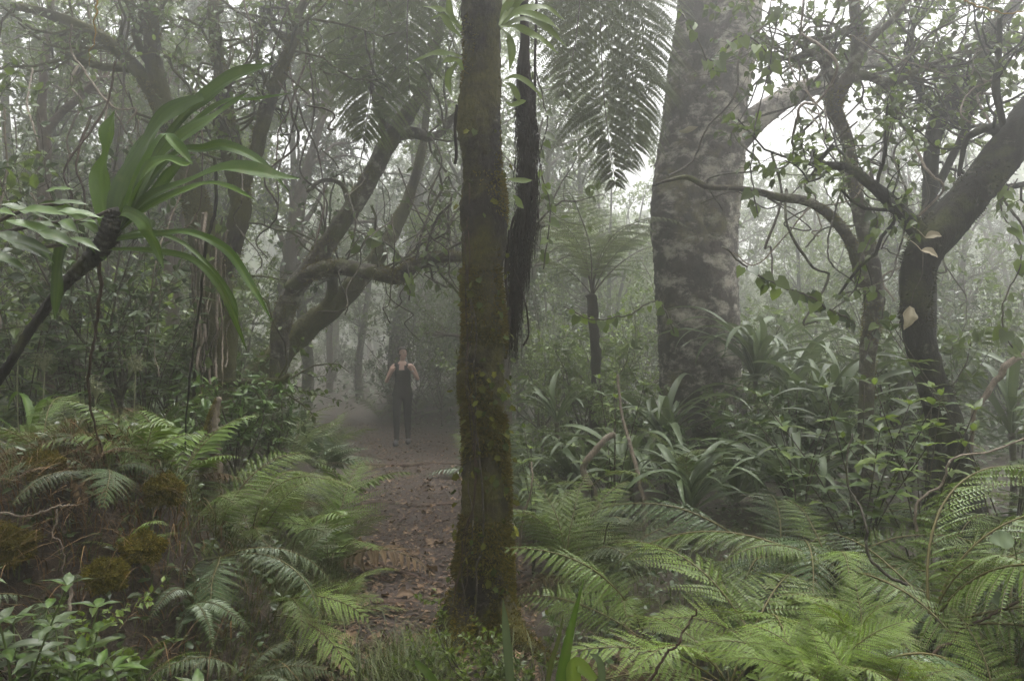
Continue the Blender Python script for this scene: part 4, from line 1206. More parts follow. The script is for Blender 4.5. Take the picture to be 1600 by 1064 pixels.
# ------------------------------------------------------------------ background trees and thicket
def tree_proto(seed, h, spread, leafL, leafW, bark, leafm, nl=9, nb=60, nt=340, per=9, T=T_DIA, stems=1, curl=.22, lo=.25):
    rng = rng_(seed)
    root = thing('forest_tree', 'x', 'tree', (0, 0, 0))
    tr = []
    mb = MB()
    for s in range(stems):
        a = rng.uniform(0, 6.3)
        lean = rng.uniform(.05, .25) * h if stems > 1 else rng.uniform(0, .15) * h
        zz = np.linspace(-.15, h, 7)
        P = np.column_stack([np.cos(a) * lean * np.maximum(zz / h, 0) ** 1.3 + np.cumsum(rng.normal(0, .05 * h / 6, 7)), np.sin(a) * lean * np.maximum(zz / h, 0) ** 1.3 + np.cumsum(rng.normal(0, .05 * h / 6, 7)), zz])
        P[0, :2] *= .3
        r0 = h * rng.uniform(.012, .018)
        rr = r0 * np.linspace(1.2, .25, 7)
        tube(mb, P, rr, 8, rng, .15, 1., 40, .5, .03)
        tr.append((P, rr))
    link('trunk', mb.mesh('trunk', bark), root)
    P, Rr = arr7(tr, 16)
    A, Ar = spawn(rng, P, Rr, nl * stems, lo, (spread * .5, spread), 55, curl, .08, .6, 9)
    B, Br = spawn(rng, A, Ar, nb, .15, (spread * .25, spread * .6), 50, curl, .03, .55)
    Tw, Tr = spawn(rng, B, Br, nt, .1, (.2, .6), 50, curl, 0, .5, 5)
    mb = MB()
    tubes(mb, A, np.clip(Ar, .008, 1), 5)
    tubes(mb, B, np.clip(Br, .005, .03), 4)
    tubes(mb, Tw, np.clip(Tr, .003, .006), 3)
    link('branches', mb.mesh('branches', bark), root)
    mb = MB()
    leafing(rng, mb, Tw, per, leafL, leafW, T, .3)
    leafing(rng, mb, B, per * .6, leafL, leafW, T, .3, .4)
    link('crown', mb.mesh('crown', leafm, smooth=False), root)
    return root

protos = [tree_proto(501, 7.5, 2.2, .10, .06, M['bark'], M['leaf'], 9, 80, 520, 13),
          tree_proto(502, 6.0, 2.0, .09, .05, M['bark_red'], M['leaf'], 8, 80, 520, 13, stems=2),
          tree_proto(503, 9.0, 2.6, .11, .07, M['bark'], M['leaf_light'], 12, 100, 560, 12),
          tree_proto(504, 5.0, 1.8, .09, .05, M['bark_dark'], M['leaf_light'], 7, 60, 460, 14, stems=3),
          tree_proto(505, 8.0, 2.2, .12, .05, M['bark_red'], M['leaf_dark'], 10, 80, 520, 13, stems=2),
          tree_proto(506, 10.0, 2.8, .10, .06, M['bark'], M['leaf'], 13, 90, 600, 12, lo=.4)]
rng = rng_(510)
spots = []
for k in range(1500):
    if len(spots) >= 85:
        break
    Y = 10.5 + 40 * rng.uniform() ** 1.1
    px = rng.uniform(-260, 1860)
    X = (px - CX) / FPX * Y
    if abs(X - pcen(Y)) < 1.5 or (abs(px - 1090) < 60 * 12 / Y and Y < 12.5):
        continue
    if (850 < px < 1330 and Y < 26) or (px > 1050 and rng.uniform() < .7) or (px < 500 and rng.uniform() < .35):
        continue
    if 480 < px < 740 and Y < 15:
        continue
    if any((X - a) ** 2 + (Y - b) ** 2 < (.7 + .025 * Y) ** 2 for a, b in spots):
        continue
    spots.append((X, Y))
for X, Y in ((-3.9, 20.5), (-1.6, 22.), (-5.3, 23.), (-.2, 19.), (-6.2, 27.5), (-3.4, 29.), (-1.2, 27.), (.6, 24.), (-4.6, 17.5), (-.1, 16.2), (-2.2, 32.), (-7., 33.), (-1.0, 34.5), (1.6, 16.5), (2.4, 20.), (4.4, 19.), (1.2, 21.5), (5.9, 22.), (3.4, 24.), (7.4, 20.5), (6.2, 17.), (9., 24.), (4.8, 27.), (8., 28.), (2., 28.), (11., 27.), (10.2, 20.), (8.6, 15.5),
             (-8.4, 13.), (-6.6, 12.2), (-4.9, 12.6), (-7.4, 16.), (-5.6, 15.2), (-9.8, 16.5)):
    spots.append((X, Y))
def place(X, Y):
    px = CX + X / Y * FPX
    for lim, txt in ((150, 'at the left edge beyond the long strap leaves'), (300, 'left of the vine-clad trunk'), (440, 'between vine-clad trunk and leaning tree'), (570, 'behind the horizontal bough'),
                     (740, 'behind the walker'), (860, 'just right of the mossy trunk'), (1000, 'behind the misty tree fern'), (1170, 'around the big lichened trunk'), (1300, 'between big trunk and forked tree'),
                     (1430, 'behind the forked tree'), (1540, 'behind the dark curved trunk')):
        if px < lim:
            return txt
    return 'at the right edge beyond the curved trunk'
TK = ['grey-barked', 'twin-stemmed', 'tall pale-leaved', 'bushy triple-stemmed', 'dark-leaved twin-stemmed', 'high-crowned']
SK = ['broad-leaved', 'tall dark', 'long-leaved', 'pale fine-leaved', 'tall open']
used = set()
for k, (X, Y) in enumerate(spots):
    q = int(rng.integers(6)) if k < len(spots) - 21 else [2, 3, 0, 3][k % 4]
    sc = rng.uniform(.8, 1.2) * (.72 if X / Y > .15 else .88)
    z = float(gz(X, Y))
    if q not in used:
        used.add(q)
        o = protos[q]
        o.location = (X, Y, z)
        o.rotation_euler = (0, 0, rng.uniform(0, 6.3))
        o.scale = (sc, sc, sc)
    else:
        o = copy_tree(protos[q], (X, Y, z), rng.uniform(0, 6.3), sc)
    o['label'] = ('' if Y < 18 else 'mist-faded ' if Y < 30 else 'faint far ') + TK[q] + ' tree ' + place(X, Y)
    o['group'] = 'trees fading into the mist'

rng = rng_(520)  # unseen trees added around the camera to darken the near mist
for X, Y in ((-4.6, 1.0), (-6.2, 3.6), (4.6, 1.4), (6.2, 3.6), (-7.2, -.5), (7.6, .5), (-7.5, 6.2), (8.0, 6.6), (-5.4, -7.), (5.8, -8.)):
    copy_tree(protos[5], (X, Y, float(gz(X, Y))), rng.uniform(0, 6.3), rng.uniform(.9, 1.1), 'unseen tall tree added beside the viewpoint to shade the near mist', 'unseen shade trees added around the viewpoint')

# the far wood, one mass in the mist; ring added to block low sky
rng = rng_(530)
n = 52000
an = rng.uniform(0, 2 * np.pi, n)
rad = rng.uniform(34, 62, n)
X, Y = rad * np.cos(an), 14 + rad * np.sin(an)
top = 9.5 + 2.2 * np.sin(an * 9) + 1.6 * np.sin(an * 23 + 1) + 1.2 * np.sin(an * 41 + 2) - 3.2 * np.exp(-((an - 1.15) / .3) ** 2)
Z = gz(X, Y) + top * rng.uniform(0, 1, n) ** .8
mb = MB()
scatter(mb, T_OVA, np.stack([X, Y, Z], -1), rng.normal(size=(n, 3)), rng.normal(size=(n, 3)), rng.uniform(.5, 1.1, n), rng.uniform(.35, .8, n), rng.uniform(size=n))
fo = link('forest', mb.mesh('forest', M['leaf'], smooth=False))
fo['kind'] = 'stuff'
tag(fo, 'far-off wood fading into white mist all round', 'forest')

def shrub_proto(seed, h, leafL, leafW, leafm, T, per, ns=9, nt=90, bark='twig', name='shrub', grav=.05, droop=.25, curl=.2, ang=30):
    rng = rng_(seed)
    root = thing(name, 'x', 'shrub', (0, 0, 0))
    base = np.zeros((1, 4, 3))
    base[0, :, 2] = np.linspace(-.06, .25 * h, 4)
    A, Ar = spawn(rng, base, np.full((1, 4), .02), ns, .2, (h * .5, h * .95), ang, curl * .8, .12, .7, 9)
    B, Br = spawn(rng, A, Ar, nt, .25, (h * .12, h * .35), 50, curl, grav, .6, 5)
    mb = MB()
    tubes(mb, base, np.full((1, 4), .016), 5)
    tubes(mb, A, np.clip(Ar, .004, .015), 5)
    tubes(mb, B, np.clip(Br, .002, .005), 3)
    link('stems', mb.mesh('stems', M[bark]), root)
    mb = MB()
    leafing(rng, mb, B, per, leafL, leafW, T, droop, .2)
    link('foliage', mb.mesh('foliage', M[leafm], smooth=False), root)
    return root
sprot = [shrub_proto(601, 1.6, .12, .055, 'leaf', T_OVA, 8, 9, 100),
         shrub_proto(602, 2.4, .09, .05, 'leaf_dark', T_OVA, 9, 9, 130),
         shrub_proto(603, 1.2, .14, .05, 'leaf_glossy', T_LANCE, 8, 9, 80),
         shrub_proto(604, 2.0, .07, .04, 'leaf_light', T_DIA, 14, 9, 140),
         shrub_proto(605, 3.0, .10, .055, 'leaf', T_OVA, 9, 10, 150)]
rng = rng_(610)
sp, used = [(.55, 7.6), (1.0, 8.4), (.35, 8.8), (1.5, 7.7), (1.35, 8.9), (.9, 9.9), (2.3, 8.0), (3.0, 8.8), (.4, 10.5), (1.5, 11.), (2.9, 10.5), (3.6, 10.), (.75, 11.8), (-2.0, 16.6), (-1.4, 15.8), (-1.1, 17.4), (-2.3, 18.0), (-.6, 16.4), (-2.9, 19.), (-4.9, 15.2), (-5.6, 16.5), (-.3, 14.8)], set()
for k in range(900):
    if len(sp) >= 142:
        break
    Y = 5.6 + 20 * rng.uniform() ** 1.4
    px = rng.uniform(-150, 1750)
    X = (px - CX) / FPX * Y
    d = X - pcen(Y)
    if abs(d) < phw(Y) + .75 or (560 < px < 735 and Y < 15.5) or (abs(px - 757) < 150 and Y < 8):
        continue
    if 1000 < px < 1180 and Y < 12.5 and rng.uniform() < .75:
        continue
    if px > 1180 and Y < 8 and rng.uniform() < .4 or (800 < px < 1330 and Y < 9.5 and rng.uniform() < .7):
        continue
    if any((X - a) ** 2 + (Y - b) ** 2 < .55 for a, b in sp):
        continue
    sp.append((X, Y))
for k, (X, Y) in enumerate(sp):
    q = int(rng.integers(5))
    if X > 1 and Y < 8.5 and q in (1, 4):
        q = 0
    sc = rng.uniform(.75, 1.2)
    px_ = CX + X / Y * FPX
    if k < 13 and Y < 9.6:
        q = [0, 2][k % 2]
        sc *= .62
    if 230 < px_ < 560 and Y < 11:
        q = [0, 2][k % 2]
        sc *= .6
    z = float(gz(X, Y))
    if q not in used:
        used.add(q)
        o = sprot[q]
        o.location = (X, Y, z)
        o.rotation_euler = (0, 0, rng.uniform(0, 6.3))
        o.scale = (sc, sc, sc)
    else:
        o = copy_tree(sprot[q], (X, Y, z), rng.uniform(0, 6.3), sc)
    o['label'] = ('near ' if Y < 8 else 'misty ' if Y < 14 else 'faint ') + SK[q] + ' shrub ' + place(X, Y)
    o['group'] = 'shrubs of the thicket'

# shrubs and herbs near the camera whose leaves can be picked apart ---------------------------------
def leaf_mesh(name, T, w, mat, c=.5):
    mb = MB()
    scatter(mb, T, np.zeros((1, 3)), np.array([[1., 0, 0]]), np.array([[0, 0, 1.]]), 1., w, c)
    return mb.mesh(name, mat, smooth=True)
def fine_leaf(name, w, mat, bend=.25, fold=.2, n=12, seed=0, prof=None):
    t = np.linspace(0, 1, 6)
    P = np.column_stack([t, 0 * t, -bend * t ** 2])
    mb = MB()
    mb.add(*ribbon(P, np.array(prof or [.06, .75, 1., .8, .4, .01]) * w * .5, (0, 0, 1), fold, .15, rng_(seed), n, .5, 5))
    return mb.mesh(name, mat)
LM = {'herb': [fine_leaf('leaf', .36, M['leaf_glossy'], .22, .2, seed=1), fine_leaf('leaf', .32, M['leaf_glossy'], .38, .25, seed=2)],
      'whorl': [fine_leaf('leaf', .34, M['leaf_glossy'], .2, .15, seed=3), fine_leaf('leaf', .4, M['leaf'], .3, .15, seed=4)],
      'big': [fine_leaf('leaf', .33, M['leaf_glossy'], .35, .2, seed=5), fine_leaf('leaf', .3, M['leaf'], .25, .2, seed=6)],
      'round': [fine_leaf('leaf', .8, M['leaf'], .15, .1, seed=7, prof=[.3, .9, 1., .9, .6, .01])]}
def herb(pos, label, seed, nst, h, L, kind, lean=.3, whorls=4, per=4, mats=('leaf_glossy',), cat='plant', name='leafy_herb', stem='stem_green', group=None, srad=.005, az=None):
    """stems carrying tiers of leaves; every leaf is its own mesh"""
    r_ = rng_(seed)
    root = thing(name, label, cat, pos, group)
    for s in range(nst):
        a = r_.uniform(0, 6.3) if az is None else R_(az + r_.normal(0, 25))
        ln = lean * r_.uniform(.3, 1.2) * h
        hh = h * r_.uniform(.6, 1.1)
        P = np.array([[r_.normal(0, .03), r_.normal(0, .03), -.03], [math.cos(a) * ln * .3, math.sin(a) * ln * .3, hh * .5], [math.cos(a) * ln, math.sin(a) * ln, hh]])
        mb = MB()
        Q, _ = tube(mb, P, [srad, srad * .8, srad * .5], 6, None, n=14)
        link('stem', mb.mesh('stem', M[stem]), root)
        for w in range(whorls):
            f = 1 - w * (.75 / whorls)
            i = int(f * 13)
            a0 = r_.uniform(0, 6.3)
            for k in range(per):
                b = a0 + k * 2 * math.pi / per + r_.normal(0, .2)
                el = r_.uniform(-.1, .5) + (.35 if w == 0 else 0)
                d = np.array([math.cos(b) * math.cos(el), math.sin(b) * math.cos(el), math.sin(el)])
                lf = leaf_obj(root, (0, 0, 0), LM[kind][r_.integers(len(LM[kind]))], Q[i], d, (r_.normal(0, .15), r_.normal(0, .15), 1), L * r_.uniform(.65, 1.1) * (.75 if w == 0 else 1))
                setmat(lf, M[mats[r_.integers(len(mats))]])
    return root
herb(gp(30, 2.65), 'broad-leaved green herb in the bottom left corner', 701, 6, .62, .13, 'herb', .35, 4, 4, ('leaf_glossy', 'fern_grey'))
herb(gp(105, 2.6), 'broad-leaved green herb at the bottom edge, second from the left corner', 702, 5, .56, .13, 'herb', .35, 4, 4, ('leaf_glossy', 'leaf'))
herb(gp(185, 2.65), 'broad-leaved herb at the bottom edge in front of the dead stalk', 703, 5, .5, .13, 'herb', .35, 3, 4, ('leaf_glossy', 'fern_grey'))
herb(gp(265, 2.6), 'low broad-leaved herb at the bottom edge nearest the path', 704, 5, .48, .15, 'herb', .4, 3, 4, ('leaf_glossy', 'leaf'))
herb(gp(1345, 4.4), 'shrub with whorls of light green leaves in front of the curved trunk base', 705, 9, 1.25, .14, 'whorl', .4, 5, 5, ('leaf_glossy', 'leaf_light', 'leaf'), 'shrub', 'whorled_shrub', 'twig')
herb(gp(1440, 4.3), 'leafy green shrub against the foot of the curved trunk', 706, 7, 1.1, .13, 'whorl', .4, 5, 4, ('leaf', 'leaf_light'), 'shrub', 'whorled_shrub', 'twig')
herb(gp(1250, 5.3), 'leafy bush in front of the strap leaves, left of the whorled shrub', 707, 6, 1.0, .13, 'whorl', .4, 4, 4, ('leaf', 'leaf_glossy'), 'shrub', 'whorled_shrub', 'twig')
herb(gp(1580, 4.5), 'leafy shrub at the right edge behind the ribbed fern', 708, 8, 1.5, .14, 'whorl', .35, 6, 4, ('leaf', 'leaf_glossy'), 'shrub', 'whorled_shrub', 'twig')
herb(gp(840, 5.6), 'sapling with light whorled leaves just right of the mossy trunk', 709, 4, .95, .11, 'whorl', .3, 4, 4, ('leaf_light', 'leaf'), 'sapling', 'leafy_sapling', 'twig')
herb(gp(960, 6.2), 'sapling with pale leaves beside the crooked pale branch', 710, 5, 1.3, .12, 'whorl', .3, 5, 4, ('leaf_light', 'leaf'), 'sapling', 'leafy_sapling', 'twig')
herb(gp(1130, 2.4), 'low soft-leaved herb at the bottom edge under the dark leafleted fern', 711, 4, .28, .1, 'herb', .4, 3, 4, ('leaf',))
herb(gp(985, 2.45), 'low light-leaved herb at the bottom edge right of the upright blades', 712, 4, .25, .09, 'herb', .4, 3, 4, ('leaf_light', 'leaf'))
herb(gp(130, 5.4), 'dark big-leaved shrub with cream flower heads left of the vine-clad trunk', 713, 9, 1.2, .17, 'big', .4, 5, 5, ('leaf_glossy', 'leaf_dark'), 'shrub', 'big_leaved_shrub', 'twig')
herb(gp(40, 5.2), 'big-leaved shaded shrub at the left edge below the leaning cane', 714, 8, 1.3, .18, 'big', .4, 5, 5, ('leaf_dark', 'leaf_glossy'), 'shrub', 'big_leaved_shrub', 'twig')
herb(gp(225, 6.0), 'big-leaved shrub in shade just left of the vine-clad trunk', 715, 8, 1.3, .17, 'big', .4, 5, 5, ('leaf_dark', 'leaf_glossy'), 'shrub', 'big_leaved_shrub', 'twig')
# cream flower heads
for k, (px, py, Y) in enumerate(((70, 562, 5.0), (150, 605, 4.9), (212, 566, 5.2), (30, 520, 5.0))):
    c = at(px, py, Y)
    mb = MB()
    r_ = rng_(720 + k)
    n = 26
    D = nrm(r_.normal(0, 1, (n, 3)) + [0, 0, .3]) * r_.uniform(.5, 1.3, (n, 1))
    P = np.stack([np.broadcast_to(c - [0, 0, .08], (n, 3)), c - [0, 0, .03] + D * .02, c + D * .05], 1)
    tubes(mb, P, np.full((n, 3), .0018), 3)
    q = np.repeat(c + D * .05, 7, 0) + r_.normal(0, .014, (n * 7, 3))
    scatter(mb, T_DIA, q, r_.normal(size=q.shape), r_.normal(size=q.shape), .012, .01)
    P2 = np.array([[c - [0, 0, .08], c - [0, .02, .3], gp(px, Y + .1)]])
    tubes(mb, P2, np.full((1, 3), .004), 4)
    b = gp(px, Y + .1)
    tag(link('flower_head', mb.mesh('flower_head', M['flower'], b), None, b), 'cream flower spray on a thin stem among dark big-leaved shrubs', 'flower', 'cream flower sprays')

# branch with broad glossy leaves entering from the left
bl0 = gp(-150, 2.8)
br = thing('leafy_branch', 'branch with broad glossy leaves reaching in from the left edge below the strap leaves', 'branch', bl0)
for pxs in ([(-150, 430), (-60, 380), (20, 360), (70, 350), (130, 345), (170, 330)], [(-60, 380), (0, 345), (50, 325), (100, 318)], [(20, 360), (60, 385), (110, 380)]):
    P, r = limb_px([(a, b, 2.8, 3) for a, b in pxs])
    if pxs[0][0] == -150:
        P = np.vstack([bl0 - [0, 0, .05], P])
        r = np.concatenate([[.02], r])
    mb = MB()
    tube(mb, P, r, 6, rng, .15, 3., 30)
    link('twig', mb.mesh('twig', M['twig'], bl0), br)
r_ = rng_(731)
for px, py, dx, dy in ((0, 320, 60, 5), (10, 345, 75, 10), (50, 352, 60, -12), (30, 330, 70, -5), (95, 345, 50, 8), (-10, 365, 70, 12), (60, 362, 55, 12), (80, 318, 45, -8), (-20, 335, 55, -15), (110, 372, 45, 5),
                       (15, 378, 50, 14), (120, 350, 40, -15), (-30, 390, 60, 20), (90, 330, 50, -3), (40, 372, 40, 22), (70, 300, 40, -10)):
    p = at(px, py, 2.8 - r_.uniform(0, .2))
    d = np.array([dx, r_.normal(0, 25), -dy], float)
    leaf_obj(br, bl0, LM['herb'][r_.integers(2)], p, d, (r_.normal(0, .2), -.6, .9), math.hypot(dx, dy) / FPX * 2.8 * 1.15)

# fine-leaved low bushes
def lowbush(pos, label, seed, h, wr, n, L, W, mat, T=T_DIA):
    r_ = rng_(seed)
    root = thing('low_bush', label, 'bush', pos)
    base = np.zeros((1, 4, 3))
    base[0, :, 2] = np.linspace(-.04, .1, 4)
    A, Ar = spawn(r_, base, np.full((1, 4), .006), n, .1, (h * .6, h * 1.1), 50 * wr, .2, .08, .6, 7)
    B, Br = spawn(r_, A, Ar, n * 7, .2, (h * .12, h * .3), 50, .2, .05, .6, 5)
    mb = MB()
    tubes(mb, A, np.clip(Ar, .0015, .004), 4)
    tubes(mb, B, np.clip(Br, .001, .002), 3)
    link('stems', mb.mesh('stems', M['twig']), root)
    mb = MB()
    leafing(r_, mb, B, 14, L, W, T, .1, .05)
    link('foliage', mb.mesh('foliage', M[mat], smooth=False), root)
lowbush(gp(25, 2.9), 'bright small-leaved bush at the left edge beside the mound', 741, .55, 1.1, 14, .032, .018, 'leaf_light')
lowbush(gp(135, 2.75), 'fine-leaved low bush at the foot of the mound behind the bottom herbs', 742, .35, 1.2, 12, .028, .014, 'leaf')
lowbush(gp(745, 3.55), 'small bright leafy bush at the foot of the mossy trunk', 743, .42, 1.3, 16, .03, .017, 'leaf_light')
lowbush(gp(865, 3.3), 'low leafy bush at the bottom between mossy trunk and upright blades', 744, .4, 1.3, 14, .034, .018, 'leaf')
lowbush(gp(690, 3.1), 'tiny leafy sprig bush at the bottom edge left of the mossy trunk', 745, .2, 1.4, 10, .026, .016, 'leaf_light')
lowbush(gp(1000, 3.0), 'small-leaved bush below the lacy fern', 746, .4, 1.2, 14, .034, .018, 'leaf')
lowbush(gp(920, 6.4), 'dark small-leaved bush around the foot of the crooked pale branch', 747, .5, 1.3, 16, .04, .02, 'leaf_dark')
lowbush(gp(1440, 2.6), 'shaded small-leaved bush at the bottom edge, right of the bright ferns', 748, .4, 1.2, 14, .03, .018, 'leaf_dark')
lowbush(gp(1530, 2.8), 'shaded small-leaved bush below the ribbed fern at the right', 749, .45, 1.2, 14, .03, .018, 'leaf')
lowbush(gp(1200, 2.9), 'small mid-green bush between lacy fern and bright ferns', 750, .4, 1.2, 14, .03, .016, 'leaf')

# ------------------------------------------------------------------ ground cover, grass, moss, litter (nobody could count these)
def stuff(name, mb, mat, label, cat):
    o = link(name, mb.mesh(name, mat, smooth=False))
    o['kind'] = 'stuff'
    return tag(o, label, cat)
def blades(mb, rng, X, Y, h, w, lean=.7, segs=5, c0=0., c1=1., dirx=None):
    n = len(X)
    Z = gz(X, Y)
    a = rng.uniform(0, 6.3, n)
    hh = h * rng.uniform(.5, 1.2, n)
    ln = lean * hh * rng.uniform(.3, 1.2, n)
    t = np.linspace(0, 1, segs)
    dx, dy = np.cos(a), np.sin(a)
    if dirx is not None:
        dx, dy = dx * .6 + dirx[0], dy * .6 + dirx[1]
    C = np.stack([X[:, None] + dx[:, None] * ln[:, None] * t ** 1.6, Y[:, None] + dy[:, None] * ln[:, None] * t ** 1.6, Z[:, None] - .01 + hh[:, None] * (t - .45 * lean * t ** 2.4)], -1)
    sd = np.stack([-np.sin(a), np.cos(a), 0 * a], -1)[:, None] * (w * rng.uniform(.6, 1.3, n))[:, None, None] * (1 - t ** 2)[None, :, None]
    V = np.stack([C - sd, C + sd], 2).reshape(n, segs * 2, 3)
    b = np.arange(n)[:, None, None] * segs * 2
    i = np.arange(segs - 1)[None, :, None] * 2
    q = (b + i + np.array([0, 1, 3, 2])[None, None]).reshape(-1, 4)
    mb.add(V, q, np.repeat(rng.uniform(c0, c1, n), segs * 2))
rng = rng_(801)
mb = MB()
n = 6500
Y = rng.uniform(2.6, 7.5, n)
X = pcen(Y) - phw(Y) - rng.gamma(1.6, .22, n)
blades(mb, rng, X, Y, .22, .0022, 1.0, 6, dirx=(.5, -.2))
n = 1600
X, Y = rng.normal(-.42, .2, n), rng.normal(3.75, .2, n)
k = np.abs(X + .19) > .1
blades(mb, rng, X[k], Y[k], .24, .0028, .8, 6)
n = 2500
X, Y = rng.normal(-2.15, .3, n), rng.normal(4.25, .35, n)
blades(mb, rng, X, Y, .26, .0028, .9, 6)
n = 3500
Y = rng.uniform(2.4, 6, n)
X = pcen(Y) + phw(Y) + .2 + rng.gamma(1.8, .5, n)
blades(mb, rng, X, Y, .18, .0025, .9, 5)
stuff('grass', mb, M['grass'], 'fine green grass drooping along the path edge and over the mound', 'grass')
mb = MB()
n = 1400
X, Y = rng.normal(-2.0, .38, n), rng.normal(3.75, .3, n)
blades(mb, rng, X, Y, .3, .0028, 1.5, 7, dirx=(.1, -.8))
stuff('dead_grass', mb, M['grass_dead'], 'brown dead grass hanging over the face of the mound', 'dead grass')
mb = MB()
n = 26000
Y = rng.uniform(2.2, 16, n)
X = (rng.uniform(-150, 1750, n) - CX) / FPX * Y
d = np.abs(X - pcen(Y)) - phw(Y)
k = (d > .12 + .1 * rng.uniform(size=n))
X, Y = X[k], Y[k]
n = len(X)
P = np.stack([X, Y, gz(X, Y) + rng.uniform(.0, .16, n)], -1)
a = rng.uniform(0, 6.3, n)
scatter(mb, T_OVA, P, np.stack([np.cos(a), np.sin(a), rng.normal(.1, .3, n)], -1), np.array([0, 0, 1.]) + rng.normal(0, .4, (n, 3)), rng.uniform(.025, .07, n), rng.uniform(.016, .04, n), rng.uniform(size=n))
n = 16000
Y = rng.uniform(8.5, 28, n)
X = (rng.uniform(-150, 1750, n) - CX) / FPX * Y
k = (np.abs(X - pcen(Y)) - phw(Y) > .3) & ~((X > -3.2) & (X < -.9) & (Y < 14.5))
X, Y = X[k], Y[k]
n = len(X)
P = np.stack([X, Y, gz(X, Y) + .5 * rng.uniform(size=n) ** 1.5], -1)
a = rng.uniform(0, 6.3, n)
scatter(mb, T_OVA, P, np.stack([np.cos(a), np.sin(a), rng.normal(.2, .5, n)], -1), np.array([0, 0, 1.]) + rng.normal(0, .5, (n, 3)), rng.uniform(.08, .24, n), rng.uniform(.04, .1, n), rng.uniform(size=n))
stuff('undergrowth', mb, M['leaf_dark'], 'low leafy ground cover beneath the ferns and shrubs', 'undergrowth')
mb = MB()
n = 14000
Y = 2.5 + 14 * rng.uniform(size=n) ** 1.5
X = pcen(Y) + rng.uniform(-1.15, 1.3, n) * phw(Y)
P = np.stack([X, Y, gz(X, Y) + .026 + rng.uniform(0, .008, n)], -1)
a = rng.uniform(0, 6.3, n)
scatter(mb, T_OVA, P, np.stack([np.cos(a), np.sin(a), rng.normal(0, .15, n)], -1), np.array([0, 0, 1.]) + rng.normal(0, .28, (n, 3)), rng.uniform(.015, .06, n), rng.uniform(.008, .03, n), rng.uniform(size=n) ** 2.2)
stuff('leaf_litter', mb, M['leaf_brown'], 'brown crumbled leaf litter strewn over the trodden path', 'leaf litter')
# larger fallen leaves, one by one
fm = []
for q in range(5):
    mb = MB()
    r_ = rng_(820 + q)
    t = np.linspace(0, 1, 5)
    P = np.column_stack([t, .08 * np.sin(t * 3), .16 * np.sin(t * 3.1 + q)])
    mb.add(*ribbon(P, np.array([.02, .22, .27, .2, .01]), (0, 0, 1), r_.uniform(-.4, .5), .5, r_, 9, r_.uniform(.3, .9), 5))
    fm.append(mb.mesh('fallen_leaf', M['leaf_brown']))
for k in range(170):
    Y = 3.2 + 10.5 * rng.uniform() ** 1.3
    X = float(pcen(Y) + rng.uniform(-1.0, 1.15) * phw(Y))
    if (X + .19) ** 2 + (Y - 4.4) ** 2 < .08:
        continue
    o = link('fallen_leaf', fm[rng.integers(5)], None, (X, Y, float(gz(X, Y)) + .03), Euler((rng.normal(0, .25), rng.normal(0, .25), rng.uniform(0, 6.3))), rng.uniform(.06, .15))
    tag(o, 'dry curled fallen leaf on the path ' + ('in front of the mossy trunk' if Y < 4.4 else 'just past the mossy trunk' if Y < 6 else 'halfway to the walker' if Y < 9.5 else 'at the feet of the walker' if Y < 12 else 'close around the walker'), 'leaf', 'fallen leaves on the path')

# roots across the path
def ground_line(name, label, pts, r, mat, seed, cat='root', lift=-.25, n=50, rough=.2):
    r_ = rng_(seed)
    P = spl(np.array([gp(px, Y) for px, Y in pts]), n)
    P[:, 2] = gz(P[:, 0], P[:, 1]) + .02 + lift * r
    P[0, 2] -= .05
    P[-1, 2] -= .05
    P[:, 1] += np.cumsum(r_.normal(0, .006, n))
    b = P[0].copy()
    mb = MB()
    tube(mb, P, r * np.linspace(1.1, .7, n), 10, r_, rough, 2.5, n, .5, .05)
    tag(link(name, mb.mesh(name, mat, b), None, b), label, cat)
ground_line('exposed_root', 'thick dark root across the path at the bottom edge', [(555, 4.05), (600, 4.15), (650, 4.1), (700, 4.2)], .035, M['bark_red'], 831)
ground_line('exposed_root', 'dark root forming a step on the path left of the mossy trunk base', [(575, 4.9), (620, 4.85), (670, 4.95), (720, 4.75)], .03, M['bark_red'], 832)
ground_line('exposed_root', 'slanting root on the path running from the left bank to the mossy trunk', [(545, 6.4), (590, 5.9), (640, 5.6), (700, 5.3)], .028, M['bark_red'], 833)
ground_line('exposed_root', 'dark root crossing the path halfway to the walker', [(555, 7.9), (610, 8.0), (660, 7.9), (720, 8.1)], .04, M['bark_red'], 834)
ground_line('exposed_root', 'thin curved root on the path close to the mossy trunk foot', [(640, 4.5), (665, 4.35), (690, 4.4), (712, 4.3)], .018, M['bark_red'], 835)
ground_line('exposed_root', 'low root across the path just in front of the walker', [(560, 10.8), (620, 10.7), (680, 10.9), (720, 10.8)], .045, M['bark_red'], 836)
ground_line('exposed_root', 'forked root lying right of the mossy trunk in leaf litter', [(800, 5.2), (850, 5.4), (900, 5.3)], .022, M['bark_red'], 837)

